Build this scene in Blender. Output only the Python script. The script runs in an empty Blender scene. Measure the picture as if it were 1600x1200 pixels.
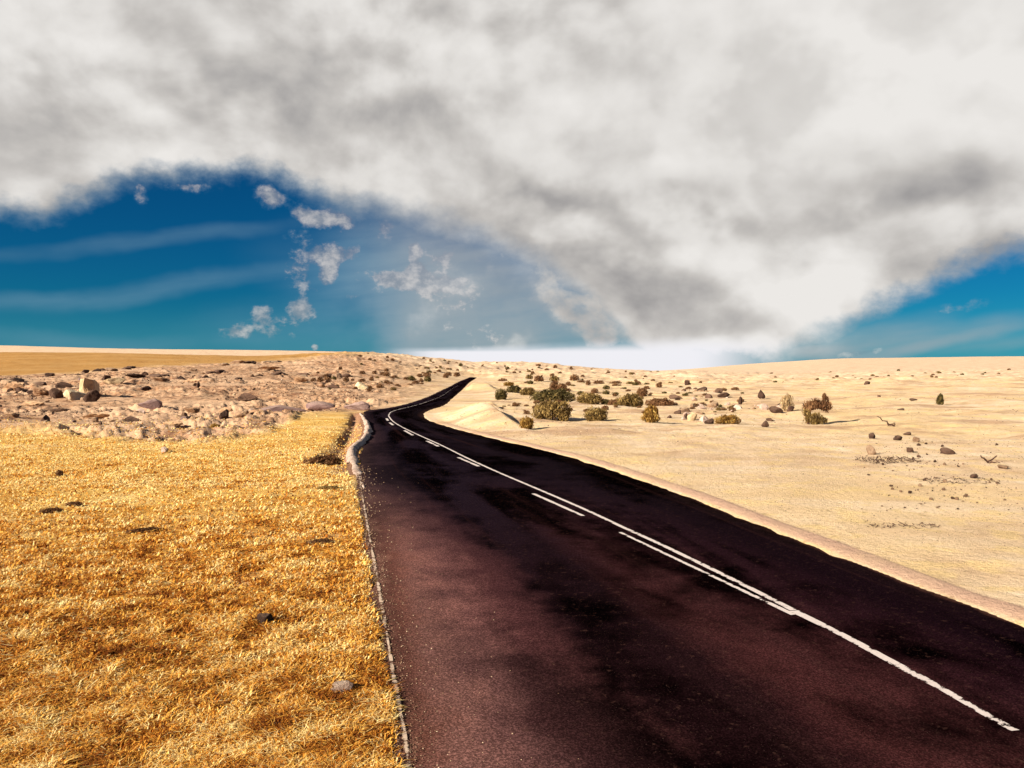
import bpy, bmesh, math, random
import numpy as np
from mathutils import Vector, Matrix, Euler

scene = bpy.context.scene
col = scene.collection
R = math.radians

# ------------------------------------------------------------------ camera
FPX = 1209.0                       # focal length in pixels of a 1600 px wide frame
EYE = 4.0                          # camera height above the near ground
HZ = 578.0                         # image row of the true horizon
PITCH = math.atan((600 - HZ) / FPX)
cam_data = bpy.data.cameras.new('camera')
cam = bpy.data.objects.new('camera', cam_data)
col.objects.link(cam)
cam_data.sensor_width = 36.0
cam_data.lens = 36.0 * FPX / 1600
cam_data.clip_start = 0.1
cam_data.clip_end = 30000
cam.location = (0, 0, EYE)
cam.rotation_euler = (math.pi / 2 - PITCH, 0, 0)
scene.camera = cam

# ------------------------------------------------------------------ light and exposure
EXPOSURE = 1.15
scene.view_settings.view_transform = 'Standard'
scene.view_settings.look = 'None'
scene.view_settings.gamma = 1.0
scene.view_settings.exposure = EXPOSURE
EX = 2 ** EXPOSURE
SUN_EL, SUN_AZ = R(25), R(236)      # azimuth clockwise from +Y: behind the camera and to its left
to_sun = Vector((math.sin(SUN_AZ) * math.cos(SUN_EL), math.cos(SUN_AZ) * math.cos(SUN_EL), math.sin(SUN_EL)))
sd = bpy.data.lights.new('sun', 'SUN')
sd.energy = 5.0
sd.angle = R(0.5)
sd.color = (1.0, 0.90, 0.74)
sun = bpy.data.objects.new('sun', sd)
col.objects.link(sun)
sun.rotation_euler = to_sun.to_track_quat('Z', 'Y').to_euler()


# ------------------------------------------------------------------ node helpers
class NT:
    def __init__(self, tree):
        self.t = tree

    def new(self, kind, **kw):
        n = self.t.nodes.new(kind)
        for k, v in kw.items():
            setattr(n, k, v)
        return n

    def put(self, sock, v):
        if isinstance(v, bpy.types.NodeSocket):
            self.t.links.new(v, sock)
        elif v is not None:
            sock.default_value = v

    def math(self, op, a, b=None, c=None, clamp=False):
        n = self.new('ShaderNodeMath', operation=op, use_clamp=clamp)
        self.put(n.inputs[0], a)
        if b is not None: self.put(n.inputs[1], b)
        if c is not None: self.put(n.inputs[2], c)
        return n.outputs[0]

    def vmath(self, op, a, b=None):
        n = self.new('ShaderNodeVectorMath', operation=op)
        self.put(n.inputs[0], a)
        if b is not None: self.put(n.inputs[1], b)
        return n.outputs['Value'] if op in ('LENGTH', 'DOT_PRODUCT', 'DISTANCE') else n.outputs['Vector']

    def vscale(self, a, k):
        n = self.new('ShaderNodeVectorMath', operation='SCALE')
        self.put(n.inputs[0], a)
        n.inputs['Scale'].default_value = k
        return n.outputs[0]

    def maprange(self, v, a, b, c=0.0, d=1.0, kind='SMOOTHSTEP'):
        n = self.new('ShaderNodeMapRange', interpolation_type=kind)
        for i, x in zip(('Value', 'From Min', 'From Max', 'To Min', 'To Max'), (v, a, b, c, d)):
            self.put(n.inputs[i], x)
        return n.outputs[0]

    def mix(self, f, a, b, mode='MIX'):
        n = self.new('ShaderNodeMix', data_type='RGBA', blend_type=mode)
        n.clamp_factor = True
        self.put(n.inputs[0], f)
        for s, v in ((n.inputs[6], a), (n.inputs[7], b)):
            self.put(s, v if isinstance(v, bpy.types.NodeSocket) else (*v, 1.0))
        return n.outputs[2]

    def noise(self, vec, scale, detail=4.0, rough=0.55, dist=0.0, out='Fac'):
        n = self.new('ShaderNodeTexNoise')
        self.put(n.inputs['Vector'], vec)
        n.inputs['Scale'].default_value = scale
        n.inputs['Detail'].default_value = detail
        n.inputs['Roughness'].default_value = rough
        n.inputs['Distortion'].default_value = dist
        return n.outputs[out]

    def comb(self, x, y, z):
        n = self.new('ShaderNodeCombineXYZ')
        for s, v in zip(n.inputs, (x, y, z)): self.put(s, v)
        return n.outputs[0]

    def ramp(self, f, stops):
        n = self.new('ShaderNodeValToRGB')
        cr = n.color_ramp
        while len(cr.elements) < len(stops): cr.elements.new(0.5)
        for e, (p, c) in zip(cr.elements, stops):
            e.position = p
            e.color = (*c, 1)
        self.put(n.inputs[0], f)
        return n.outputs[0]

    def attr(self, name, out='Fac'):
        n = self.new('ShaderNodeAttribute', attribute_name=name)
        return n.outputs[out]


# ------------------------------------------------------------------ sky (azimuth / elevation in degrees)
def px_az(x): return math.degrees(math.atan((x - 800) / FPX))
def px_el(x, y):
    u = (x - 800) / FPX
    return math.degrees(math.atan((HZ - y) / FPX / math.sqrt(1 + u * u)))

world = bpy.data.worlds.new('World')
scene.world = world
world.use_nodes = True
wt = world.node_tree
wt.nodes.clear()
W = NT(wt)
gen = W.new('ShaderNodeTexCoord').outputs['Generated']
sx = W.new('ShaderNodeSeparateXYZ')
W.put(sx.inputs[0], gen)
az = W.math('MULTIPLY', W.math('ARCTAN2', sx.outputs[0], sx.outputs[1]), 57.29578)
el = W.math('MULTIPLY', W.math('ARCSINE', sx.outputs[2]), 57.29578)
flat = W.comb(az, el, 0.0)

sky = W.new('ShaderNodeTexSky', sky_type='NISHITA')
sky.sun_disc = False
sky.sun_elevation = SUN_EL
sky.sun_rotation = SUN_AZ
sky.altitude = 1500
sky.air_density = 1.0
sky.dust_density = 0.2
sky.ozone_density = 3.0
hs = W.new('ShaderNodeHueSaturation')
hs.inputs['Saturation'].default_value = 1.25
W.put(hs.inputs['Color'], sky.outputs[0])
skycol = W.mix(1.0, hs.outputs[0], (0.022, 0.30, 0.42), 'MULTIPLY')
bg_sky = W.new('ShaderNodeBackground')
bg_sky.inputs['Strength'].default_value = 0.05
skycol = W.mix(W.maprange(el, -1.0, 5.0, 0.5, 0.0), skycol, W.vscale((0.7, 2.3, 3.6), 1.15))
W.put(bg_sky.inputs['Color'], skycol)

# domain warp shared by every cloud shape
stretch = W.comb(W.math('MULTIPLY', az, 0.80), el, 0.0)
wn = W.noise(stretch, 0.13, 4, 0.5, 0.0, 'Color')
warp = W.vmath('SUBTRACT', wn, (0.5, 0.5, 0.5))
wsc = W.new('ShaderNodeVectorMath', operation='SCALE')
W.put(wsc.inputs[0], warp)
wsc.inputs['Scale'].default_value = 6.0
warped = W.vmath('ADD', flat, wsc.outputs[0])
wsc2 = W.new('ShaderNodeVectorMath', operation='SCALE')
W.put(wsc2.inputs[0], warp)
wsc2.inputs['Scale'].default_value = 2.6
warped_s = W.vmath('ADD', flat, wsc2.outputs[0])


def blob(x, y, rx, ry, rot, amp, vec, hard=0.0):
    m = W.new('ShaderNodeMapping', vector_type='TEXTURE')
    W.put(m.inputs['Vector'], vec)
    m.inputs['Location'].default_value = (px_az(x), px_el(x, y), 0)
    m.inputs['Rotation'].default_value = (0, 0, R(rot))
    m.inputs['Scale'].default_value = (rx / 21.1, ry / 21.1, 1)
    return W.maprange(W.vmath('LENGTH', m.outputs[0]), 1.0 * hard, 1.0, amp, 0.0)


def add_all(vals):
    s = vals[0]
    for v in vals[1:]:
        s = W.math('ADD', s, v)
    return s

# lower edge of the big cloud deck
edge_px = [(-900, 60), (-500, 250), (-200, 345), (0, 338), (60, 338), (130, 328), (190, 306), (260, 292), (350, 286), (430, 284), (480, 312),
           (520, 342), (570, 346), (640, 366), (700, 388), (760, 412), (840, 450), (920, 500), (1010, 585), (1215, 585), (1275, 548), (1310, 518), (1350, 492), (1400, 472), (1455, 450),
           (1520, 428), (1600, 406), (1800, 380), (2200, 250), (2700, 60)]
fc = W.new('ShaderNodeFloatCurve')
cu = fc.mapping.curves[0]
A0, A1, E1 = -60.0, 60.0, 30.0
pts = [((px_az(x) - A0) / (A1 - A0), px_el(x, y) / E1) for x, y in edge_px]
cu.points[0].location = (0.0, 1.0)
cu.points[1].location = (1.0, 1.0)
for p in pts: cu.points.new(*p)
for p in cu.points: p.handle_type = 'VECTOR'
fc.mapping.update()
swx = W.new('ShaderNodeSeparateXYZ')
W.put(swx.inputs[0], warped_s)
W.put(fc.inputs['Value'], W.maprange(swx.outputs[0], A0, A1, 0, 1, 'LINEAR'))
edge = W.math('MULTIPLY', fc.outputs[0], E1)
over = W.math('SUBTRACT', swx.outputs[1], edge)
fine = W.math('MULTIPLY', W.math('SUBTRACT', W.noise(stretch, 0.7, 6, 0.58), 0.5), 2.6)
over = W.math('ADD', over, fine)
soft = W.math('ADD', blob(740, 455, 340, 200, -20, 1.0, flat), blob(1290, 540, 120, 60, 0, .5, flat))
deck = W.maprange(over, W.math('ADD', -0.75, W.math('MULTIPLY', soft, -3.6)), W.math('ADD', 1.8, W.math('MULTIPLY', soft, 4.2)))
deck = W.math('MULTIPLY', deck, W.maprange(el, 34, 60, 1, 0))
deck = W.math('MULTIPLY', deck, W.maprange(W.math('ABSOLUTE', az), 50, 75, 1, 0))
# small detached tufts below the deck
tn = W.math('ADD', W.math('MULTIPLY', W.noise(stretch, 1.1, 7, 0.62), 1.0), -0.5)
tufts = add_all([blob(*b, warped_s) for b in [
    (428, 312, 34, 26, -20, 1.25), (478, 342, 40, 22, -25, 1.1), (520, 352, 48, 26, 0, 1.1), (500, 395, 30, 24, -30, 1.1), (518, 415, 22, 46, -12, 1.25),
    (545, 398, 30, 18, 10, .8), (474, 484, 30, 32, 0, 1.15), (415, 492, 28, 26, 0, .9), (372, 522, 34, 16, 0, .7), (648, 392, 18, 30, 0, .85), (655, 432, 26, 28, -30, .8),
    (625, 444, 52, 16, -12, .8), (690, 448, 60, 20, 5, .6), (556, 462, 26, 16, 0, .6), (700, 405, 40, 22, 25, .6), (491, 543, 10, 9, 0, 1.1), (440, 520, 60, 24, 10, .45),
    (596, 365, 40, 30, 0, .8), (715, 470, 90, 60, 0, .55), (750, 520, 90, 40, 0, .6), (470, 380, 40, 90, -20, .5), (480, 440, 36, 80, 8, .5), (420, 505, 90, 40, 20, .5), (660, 420, 60, 70, 0, .45), (590, 440, 120, 40, -10, .35), (1500, 478, 60, 12, 8, .55), (1340, 545, 70, 10, 12, .9), (300, 300, 60, 14, 0, .7), (228, 310, 16, 24, 0, .7)]])
mass_b = blob(900, 490, 430, 230, 0, 1.35, warped)
low_mass = W.math('MULTIPLY', W.maprange(W.math('ADD', mass_b, W.math('MULTIPLY', tn, 0.9)), 0.2, 1.55), W.maprange(mass_b, 0.0, 0.7))
low_mass = W.math('MULTIPLY', low_mass, W.maprange(az, px_az(1180), px_az(1340), 1, 0))
deck = W.math('MAXIMUM', deck, low_mass)
tuft_m = W.maprange(W.math('ADD', tufts, W.math('MULTIPLY', tn, 2.0)), 0.12, 1.25)
tuft_m = W.math('MULTIPLY', tuft_m, W.maprange(tufts, 0.0, 0.25))
# thin veils and streaks of cirrus
cn = W.noise(W.comb(W.math('MULTIPLY', az, 0.5), W.math('MULTIPLY', W.math('ADD', el, W.math('MULTIPLY', az, -0.14)), 3.0), 0.0), 0.35, 5, 0.55)
veil = add_all([blob(*b, warped_s) for b in [
    (230, 378, 330, 17, 9, .34), (250, 445, 330, 20, 10, .40), (60, 470, 160, 20, 8, .2), (150, 530, 330, 20, 0, .28), (480, 515, 230, 60, 0, .28), (640, 450, 200, 130, 0, .5),
    (560, 410, 200, 90, 0, .25), (710, 500, 150, 90, 0, .6), (1350, 525, 150, 34, 12, .5), (1520, 510, 220, 22, 10, .32), (1420, 540, 190, 14, 12, .6), (1600, 525, 160, 14, 9, .25), (800, 500, 230, 150, 0, 1.0), (700, 450, 240, 150, -20, .45), (740, 525, 260, 90, 0, .55), (590, 470, 200, 100, 0, .2), (1255, 548, 110, 22, 0, .9)]])
veil = W.math('MULTIPLY', veil, W.maprange(cn, 0.25, 0.7, 0.7, 1.1))
veil = W.math('SUBTRACT', 1.0, W.math('POWER', W.maprange(az, px_az(430), px_az(640), 0.36, 0.17), veil))
# bright, hazy bank that lies along the far horizon
bank = W.math('MULTIPLY', W.maprange(W.math('ADD', el, W.math('MULTIPLY', fine, 0.05)), W.maprange(az, px_az(640), px_az(1150), px_el(800, 550), px_el(800, 556), 'LINEAR') if False else px_el(800, 551), W.maprange(az, px_az(640), px_az(1100), px_el(800, 541), px_el(800, 522)), 1, 0),
              W.math('MULTIPLY', W.maprange(az, px_az(540), px_az(690)), W.maprange(az, px_az(1080), px_az(1290), 1, 0)))

# brightness inside the deck
lum_blobs = add_all([blob(*b, warped) for b in [
    (300, 140, 360, 130, 8, -.15), (420, 150, 190, 60, 0, -.12), (200, 110, 160, 60, 0, -.08), (60, 90, 120, 90, 0, -.16), (560, 90, 120, 40, 0, -.14), (700, 170, 180, 60, 0, -.16), (785, 105, 36, 36, 30, -.12),
    (1000, 110, 90, 40, -15, -.08), (120, 215, 180, 50, 8, -.06), (230, 240, 300, 55, 4, .1), (70, 260, 120, 60, 0, .1), (420, 235, 200, 45, 4, .05), (30, 45, 120, 50, 0, .1),
    (140, 310, 260, 26, 10, -.14), (940, 312, 250, 56, -10, -.22), (1085, 335, 140, 90, 0, -.2), (880, 380, 200, 90, -15, -.12), (880, 305, 160, 55, -20, -.1), (900, 400, 220, 60, -8, -.2), (820, 330, 150, 60, 0, -.12),
    (1120, 350, 90, 45, 0, -.12), (1000, 240, 200, 50, -14, .08), (1210, 310, 90, 70, 0, .1), (1250, 440, 150, 120, 20, .16), (1190, 470, 130, 100, 0, .12), (1310, 410, 80, 70, 0, .1), (1290, 340, 260, 45, 8, -.13),
    (1490, 285, 210, 70, 12, -.11), (1400, 320, 200, 50, 15, -.12), (1560, 340, 160, 60, 14, .06), (1430, 400, 200, 50, 20, -.05), (1540, 410, 160, 26, 16, -.12), (1300, 110, 600, 230, 0, .20), (1130, 550, 240, 30, 0, .3), (560, 20, 500, 60, 0, .06), (1400, 160, 400, 150, 0, .04),
    (980, 480, 300, 90, 0, -.13), (900, 460, 180, 70, 0, -.08), (1180, 510, 70, 36, 0, -.16), (820, 490, 200, 110, 0, .16), (1060, 540, 200, 26, 0, .05), (700, 40, 250, 60, 0, .03), (560, 300, 150, 60, -20, .0),
    (640, 330, 100, 50, -20, -.03), (740, 330, 180, 80, -15, -.06), (500, 300, 120, 40, -10, .02)]])
n1 = W.noise(stretch, 0.095, 6, 0.50, 0.15)
n1b = W.noise(W.vmath('ADD', stretch, (0.8, 1.5, 0.0)), 0.095, 6, 0.50, 0.15)
relief = W.math('SUBTRACT', n1, n1b)
n2 = W.noise(stretch, 0.30, 4, 0.5, 0.3)
lum = W.math('ADD', 0.675, W.math('MULTIPLY', lum_blobs, 0.95))
calm = W.math('SUBTRACT', 1.0, blob(1300, 110, 640, 320, 10, 0.85, flat))
lum = W.math('ADD', lum, W.math('MULTIPLY', calm, W.math('MULTIPLY', W.math('SUBTRACT', n1, 0.5), 0.46)))
lum = W.math('ADD', lum, W.math('MULTIPLY', calm, W.math('MULTIPLY', relief, 1.35)))
lum = W.math('ADD', lum, W.math('MULTIPLY', calm, W.math('MULTIPLY', W.math('SUBTRACT', n2, 0.5), 0.15)))

def billow(off):
    v = W.new('ShaderNodeTexVoronoi', feature='SMOOTH_F1')
    p = W.vmath('ADD', W.vmath('ADD', stretch, W.vscale(warp, 3.5)), off)
    W.put(v.inputs['Vector'], p)
    v.inputs['Scale'].default_value = 0.17
    v.inputs['Detail'].default_value = 1.0
    v.inputs['Roughness'].default_value = 0.55
    v.inputs['Smoothness'].default_value = 0.55
    return v.outputs['Distance']
bil = W.math('SUBTRACT', billow((0.35, 0.7, 0.0)), billow((0.0, 0.0, 0.0)))
lum = W.math('ADD', lum, W.math('MULTIPLY', bil, W.math('MULTIPLY', 0.36, calm)))
lum = W.math('ADD', lum, W.math('SUBTRACT', W.math('MULTIPLY', W.maprange(W.math('MAXIMUM', over, W.math('MULTIPLY', low_mass, 3.0)), -0.5, 2.6), 0.14), 0.10))
lum = W.math('MINIMUM', W.math('MAXIMUM', lum, 0.38), 0.90)
ccol = W.ramp(lum, [(0.0, (0.20, 0.21, 0.23)), (0.34, (0.31, 0.30, 0.30)), (0.6, (0.56, 0.535, 0.51)), (0.76, (0.74, 0.715, 0.685)), (0.90, (0.84, 0.815, 0.785))])
tcol = W.mix(W.maprange(tn, -0.1, 0.2), (0.34, 0.36, 0.39), (0.70, 0.66, 0.63))
vcol = W.mix(W.maprange(az, px_az(480), px_az(700)), (0.20, 0.36, 0.47), (0.36, 0.41, 0.44))
tcol = W.mix(W.maprange(tuft_m, .1, .5), vcol, tcol)
c_all = W.mix(deck, tcol, ccol)
c_all = W.mix(bank, c_all, (0.87, 0.865, 0.91))
bg_cl = W.new('ShaderNodeBackground')
bg_cl.inputs['Strength'].default_value = 1.0 / EX
W.put(bg_cl.inputs['Color'], c_all)
alpha = W.math('MAXIMUM', deck, W.math('MULTIPLY', tuft_m, 0.74))
alpha = W.math('MAXIMUM', alpha, W.math('MULTIPLY', veil, 0.86))
alpha = W.math('MAXIMUM', alpha, bank, None, True)
mixs = W.new('ShaderNodeMixShader')
W.put(mixs.inputs[0], alpha)
wt.links.new(bg_sky.outputs[0], mixs.inputs[1])
wt.links.new(bg_cl.outputs[0], mixs.inputs[2])
wo = W.new('ShaderNodeOutputWorld')
wt.links.new(mixs.outputs[0], wo.inputs[0])

# ------------------------------------------------------------------ numpy noise
rs = np.random.RandomState(7)
LAT = rs.rand(256, 256)

def vnoise(x, y):
    xi = np.floor(x).astype(np.int64); yi = np.floor(y).astype(np.int64)
    fx = x - xi; fy = y - yi
    fx = fx * fx * (3 - 2 * fx); fy = fy * fy * (3 - 2 * fy)
    a = LAT[xi & 255, yi & 255]; b = LAT[(xi + 1) & 255, yi & 255]
    c = LAT[xi & 255, (yi + 1) & 255]; d = LAT[(xi + 1) & 255, (yi + 1) & 255]
    return (a * (1 - fx) + b * fx) * (1 - fy) + (c * (1 - fx) + d * fx) * fy - 0.5

def fbm(x, y, s, octv=4, gain=0.5):
    r = 0.0; amp = 1.0; f = 1.0 / s
    for k in range(octv):
        r = r + amp * vnoise(x * f * 0.8 - y * f * 0.6 + 17.3 * k, x * f * 0.6 + y * f * 0.8 + 9.1 * k)
        amp *= gain; f *= 2.03
    return r

def sstep(a, b, v):
    t = np.clip((v - a) / (b - a), 0, 1)
    return t * t * (3 - 2 * t)

# ------------------------------------------------------------------ terrain heights: a profile (depth, image row) for each bearing
PROF = {
    -300: [(0, 0), (50, 0), (90, 634), (110, 618), (150, 596), (180, 588), (260, 575), (400, 552), (600, 550), (900, 538), (1500, 545), (8000, 570)],
    0:    [(0, 0), (50, 0), (60, 657), (90, 630), (110, 614), (150, 592), (180, 586), (260, 572), (400, 549.5), (600, 551), (900, 540), (1500, 546), (8000, 572)],
    200:  [(0, 0), (55, 0), (90, 630), (110, 611), (150, 589), (180, 579), (260, 571), (400, 552), (600, 553), (900, 545), (1500, 551), (8000, 574)],
    400:  [(0, 0), (60, 0), (80, 637), (100, 620), (130, 601), (180, 585), (260, 573), (400, 557), (600, 556), (900, 546.5), (1500, 553), (8000, 575)],
    600:  [(0, 0), (80, 0), (100, 626), (130, 610), (180, 594), (260, 578), (400, 556), (480, 553), (600, 558), (900, 549.5), (1500, 568), (8000, 577)],
    680:  [(0, 0), (80, 0), (130, 614), (180, 601), (260, 586), (400, 566), (500, 559.5), (700, 572), (900, 578), (1500, 580), (8000, 579.5)],
    740:  [(0, 0), (110, 0), (180, 604), (260, 593), (320, 588), (400, 577), (520, 565), (700, 574), (900, 580), (1500, 580.5), (8000, 580)],
    900:  [(0, 0), (200, 0), (260, 595), (400, 583), (520, 573), (700, 577), (900, 581), (1500, 581), (8000, 580)],
    1020: [(0, 0), (260, 0), (400, 586), (520, 579), (700, 581), (900, 582), (1500, 581), (8000, 580)],
    1150: [(0, 0), (260, 0), (400, 589), (520, 585), (700, 582), (900, 577), (1500, 570), (8000, 575)],
    1300: [(0, 0), (260, 0), (400, 588.5), (520, 585), (700, 579), (900, 571), (1500, 560), (8000, 571)],
    1600: [(0, 0), (260, 0), (400, 587), (520, 580), (700, 572), (900, 566), (1500, 557), (8000, 571)],
    2000: [(0, 0), (260, 0), (400, 587), (520, 580), (700, 570), (900, 564), (1500, 555), (8000, 571)],
}
LD = np.linspace(math.log(20.0), math.log(8000.0), 240)
PXS = np.linspace(-300, 2000, 180)
keys = sorted(PROF)
rows = []
for k in keys:
    dd, zz = [], []
    for d, y in PROF[k]:
        dd.append(d); zz.append(0.0 if y == 0 else EYE + (HZ - y) * d / FPX)
    rows.append(np.interp(np.exp(LD), dd, zz))
rows = np.array(rows)
TAB = np.array([[np.interp(p, keys, rows[:, j]) for j in range(len(LD))] for p in PXS])
def smooth1(a, axis, n):
    ker = np.hanning(2 * n + 3)[1:-1]; ker /= ker.sum()
    pad = [(0, 0), (0, 0)]; pad[axis] = (n, n)
    b = np.pad(a, pad, mode='edge')
    return np.apply_along_axis(lambda v: np.convolve(v, ker, 'valid'), axis, b)
TAB = smooth1(smooth1(TAB, 1, 4), 0, 4)

def base_z(x, y):
    x = np.asarray(x, float); y = np.asarray(y, float)
    r = np.hypot(x, y) + 1e-9
    azm = np.arctan2(x, y)
    azc = np.clip(azm, math.atan((PXS[0] - 800) / FPX), math.atan((PXS[-1] - 800) / FPX))
    d = r * np.cos(azc)
    p = 800 + FPX * np.tan(azc)
    fi = np.clip((p - PXS[0]) / (PXS[1] - PXS[0]), 0, len(PXS) - 1.001)
    fj = np.clip((np.log(np.maximum(d, 1e-3)) - LD[0]) / (LD[1] - LD[0]), 0, len(LD) - 1.001)
    i = fi.astype(int); j = fj.astype(int); fi = fi - i; fj = fj - j
    z = (TAB[i, j] * (1 - fi) + TAB[i + 1, j] * fi) * (1 - fj) + (TAB[i, j + 1] * (1 - fi) + TAB[i + 1, j + 1] * fi) * fj
    return z * (1 - sstep(R(75), R(125), np.abs(azm)))

FWD = np.array([0, math.cos(PITCH), -math.sin(PITCH)]); UP = np.array([0, math.sin(PITCH), math.cos(PITCH)])
RAYT = np.exp(np.linspace(math.log(5), math.log(6000), 4000))
def hit(px, py):
    """where the line of sight through an image point meets the land"""
    d = FWD + UP * (600 - py) / FPX + np.array([1, 0, 0]) * (px - 800) / FPX
    P = np.array([0, 0, EYE])[None, :] + RAYT[:, None] * d[None, :]
    below = P[:, 2] < base_z(P[:, 0], P[:, 1])
    k = int(np.argmax(below))
    if not below[k]: k = len(RAYT) - 1
    if k == 0: return P[0]
    a, b = P[k - 1], P[k]
    fa = a[2] - float(base_z(a[0], a[1])); fb = b[2] - float(base_z(b[0], b[1]))
    t = fa / (fa - fb) if fa != fb else 0
    return a + (b - a) * t

# ------------------------------------------------------------------ road plan
def W2(px, py):
    p = hit(px, py); return (p[0], p[1])
stations = [  # left edge, centre line, right edge
    ((3.5, -28.0), (14.6, -27.0), (18.0, -25.8)),
    ((1.2, -9.0), (9.6, -8.0), (12.9, -7.0)),
    (W2(622, 1200), (5.25, 9.3), (8.45, 10.4)),
    (W2(603, 1060), (4.15, 13.3), W2(1455, 925)),
    (W2(580, 900), W2(1048, 869), W2(1262, 850)),
    (W2(566, 810), W2(880, 789), W2(1075, 776)),
    (W2(558, 742), W2(760, 732), W2(905, 718)),
    (W2(566, 700), W2(690, 695), W2(810, 694)),
    (W2(574, 676), W2(645, 674), W2(735, 676)),
    (W2(570, 656), W2(612, 656), W2(677, 659)),
    (W2(568, 648.5), W2(606, 649), W2(662, 650)),
    (W2(572, 643), W2(612, 643), W2(668, 642)),
    (W2(612, 636.5), W2(638, 637), W2(692, 634)),
    (W2(650, 627), W2(672, 627), W2(706, 623)),
    (W2(690, 610), W2(704, 610.5), W2(720, 611)),
    (W2(716, 597), W2(724, 597), W2(733, 598)),
    (W2(734, 589.5), W2(739, 589.5), W2(745, 590)),
]
def catmull(P, n):
    P = np.array(P, float); out = []
    for i in range(len(P) - 1):
        p0 = P[max(i - 1, 0)]; p1 = P[i]; p2 = P[i + 1]; p3 = P[min(i + 2, len(P) - 1)]
        L0 = max(np.linalg.norm(p1 - p0), 1e-6); L1 = max(np.linalg.norm(p2 - p1), 1e-6); L2 = max(np.linalg.norm(p3 - p2), 1e-6)
        m1 = (p2 - p1) * 0.5 + (p1 - p0) / L0 * L1 * 0.5 if i > 0 else p2 - p1
        m2 = (p2 - p1) * 0.5 + (p3 - p2) / L2 * L1 * 0.5 if i + 2 < len(P) else p2 - p1
        for k in range(n):
            t = k / n
            out.append((2*t**3-3*t**2+1)*p1 + (t**3-2*t**2+t)*m1 + (-2*t**3+3*t**2)*p2 + (t**3-t**2)*m2)
    out.append(P[-1])
    return np.array(out)
NS = 24
RL = catmull([s[0] for s in stations], NS)
RC = catmull([s[1] for s in stations], NS)
RR = catmull([s[2] for s in stations], NS)

def road_dist(x, y, chunk=40000):
    """signed distance to the outside of the road (negative on it), and +1 / -1 for the right / left side"""
    x = np.atleast_1d(x); y = np.atleast_1d(y)
    dist = np.empty(len(x)); side = np.empty(len(x))
    poly = np.vstack([RL, RR[::-1]])
    nxt = np.roll(poly, -1, 0)
    seg = nxt - poly; L2 = (seg ** 2).sum(1) + 1e-9
    nl = len(RL)
    for s in range(0, len(x), chunk):
        px_ = x[s:s + chunk, None]; py_ = y[s:s + chunk, None]
        t = np.clip(((px_ - poly[:, 0]) * seg[:, 0] + (py_ - poly[:, 1]) * seg[:, 1]) / L2, 0, 1)
        d2 = (px_ - poly[:, 0] - t * seg[:, 0]) ** 2 + (py_ - poly[:, 1] - t * seg[:, 1]) ** 2
        k = d2.argmin(1)
        d = np.sqrt(d2[np.arange(len(k)), k])
        cond = (poly[:, 1] > py_) != (nxt[:, 1] > py_)
        xi = poly[:, 0] + (py_ - poly[:, 1]) / np.where(np.abs(seg[:, 1]) < 1e-9, 1e-9, seg[:, 1]) * seg[:, 0]
        ins = (cond & (px_ < xi)).sum(1) % 2 == 1
        dist[s:s + chunk] = np.where(ins, -d, d)
        side[s:s + chunk] = np.where(k < nl, -1, 1)
    return dist, side

def px_of(x, y, z):
    d = np.maximum(y, 0.5)
    return 800 + FPX * x / d, HZ + FPX * (EYE - z) / d

GULLY = np.array([W2(*p) for p in [(556, 646), (553, 656), (549, 668), (541, 684), (533, 700), (527, 714), (524, 722)]])
BANK_PX = [(562, 645.5), (567, 652), (572, 661), (575, 671), (573, 682), (565, 692), (553, 700), (549, 708), (553, 722), (558, 738), (564, 752), (570, 766)]
BANKW = np.array([W2(*p) for p in BANK_PX])
def near_line(x, y, line, chunk=40000):
    out = np.full(len(x), 1e9)
    for a, b in zip(line[:-1], line[1:]):
        s = b - a; L = (s ** 2).sum() + 1e-9
        t = np.clip(((x - a[0]) * s[0] + (y - a[1]) * s[1]) / L, 0, 1)
        out = np.minimum(out, np.hypot(x - a[0] - t * s[0], y - a[1] - t * s[1]))
    return out

# sand hummocks beside the far road: centre (image), half length, half width, height, heading
HUM = [((764, 656), 9.0, 1.3, 1.0, -12), ((765, 638), 5.0, 1.0, .6, -12), ((757, 608), 12.0, 3.0, 1.3, -8), ((790, 652), 6.0, 2.0, .25, -30)]
HUMW = [(W2(*c), a, b, h, R(t)) for c, a, b, h, t in HUM]

def zones(x, y, z):
    p, q = px_of(x, y, z)
    front = y > 0.5
    jit = fbm(x, y, 9, 3) * 10
    dist = np.hypot(x, y)
    leftside = front & (p < 640 + 0 * p)
    fieldedge = np.interp(p, [-400, 0, 200, 330, 420, 470, 545, 700], [668, 672, 684, 688, 672, 648, 644, 642])
    grass = np.where(front, sstep(-6, 10, q - fieldedge + jit * 0.8), 1.0)
    rub_top = np.interp(p, [-400, 0, 120, 200, 400, 480, 600, 760], [590, 588, 582, 574, 566, 562, 558, 566])
    rub = np.where(front, sstep(-2.5, 2.5, q - rub_top + jit * 0.25) * (1 - grass), 0) * (dist > 45)
    hill = np.where(front, (1 - sstep(-2.5, 2.5, q - rub_top + jit * 0.25)) * (dist < 520 + 60 * fbm(x, y, 80, 2)), 0)
    far = np.where(front, sstep(470, 640, dist), 0)
    return p, q, grass, rub, hill, far

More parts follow.
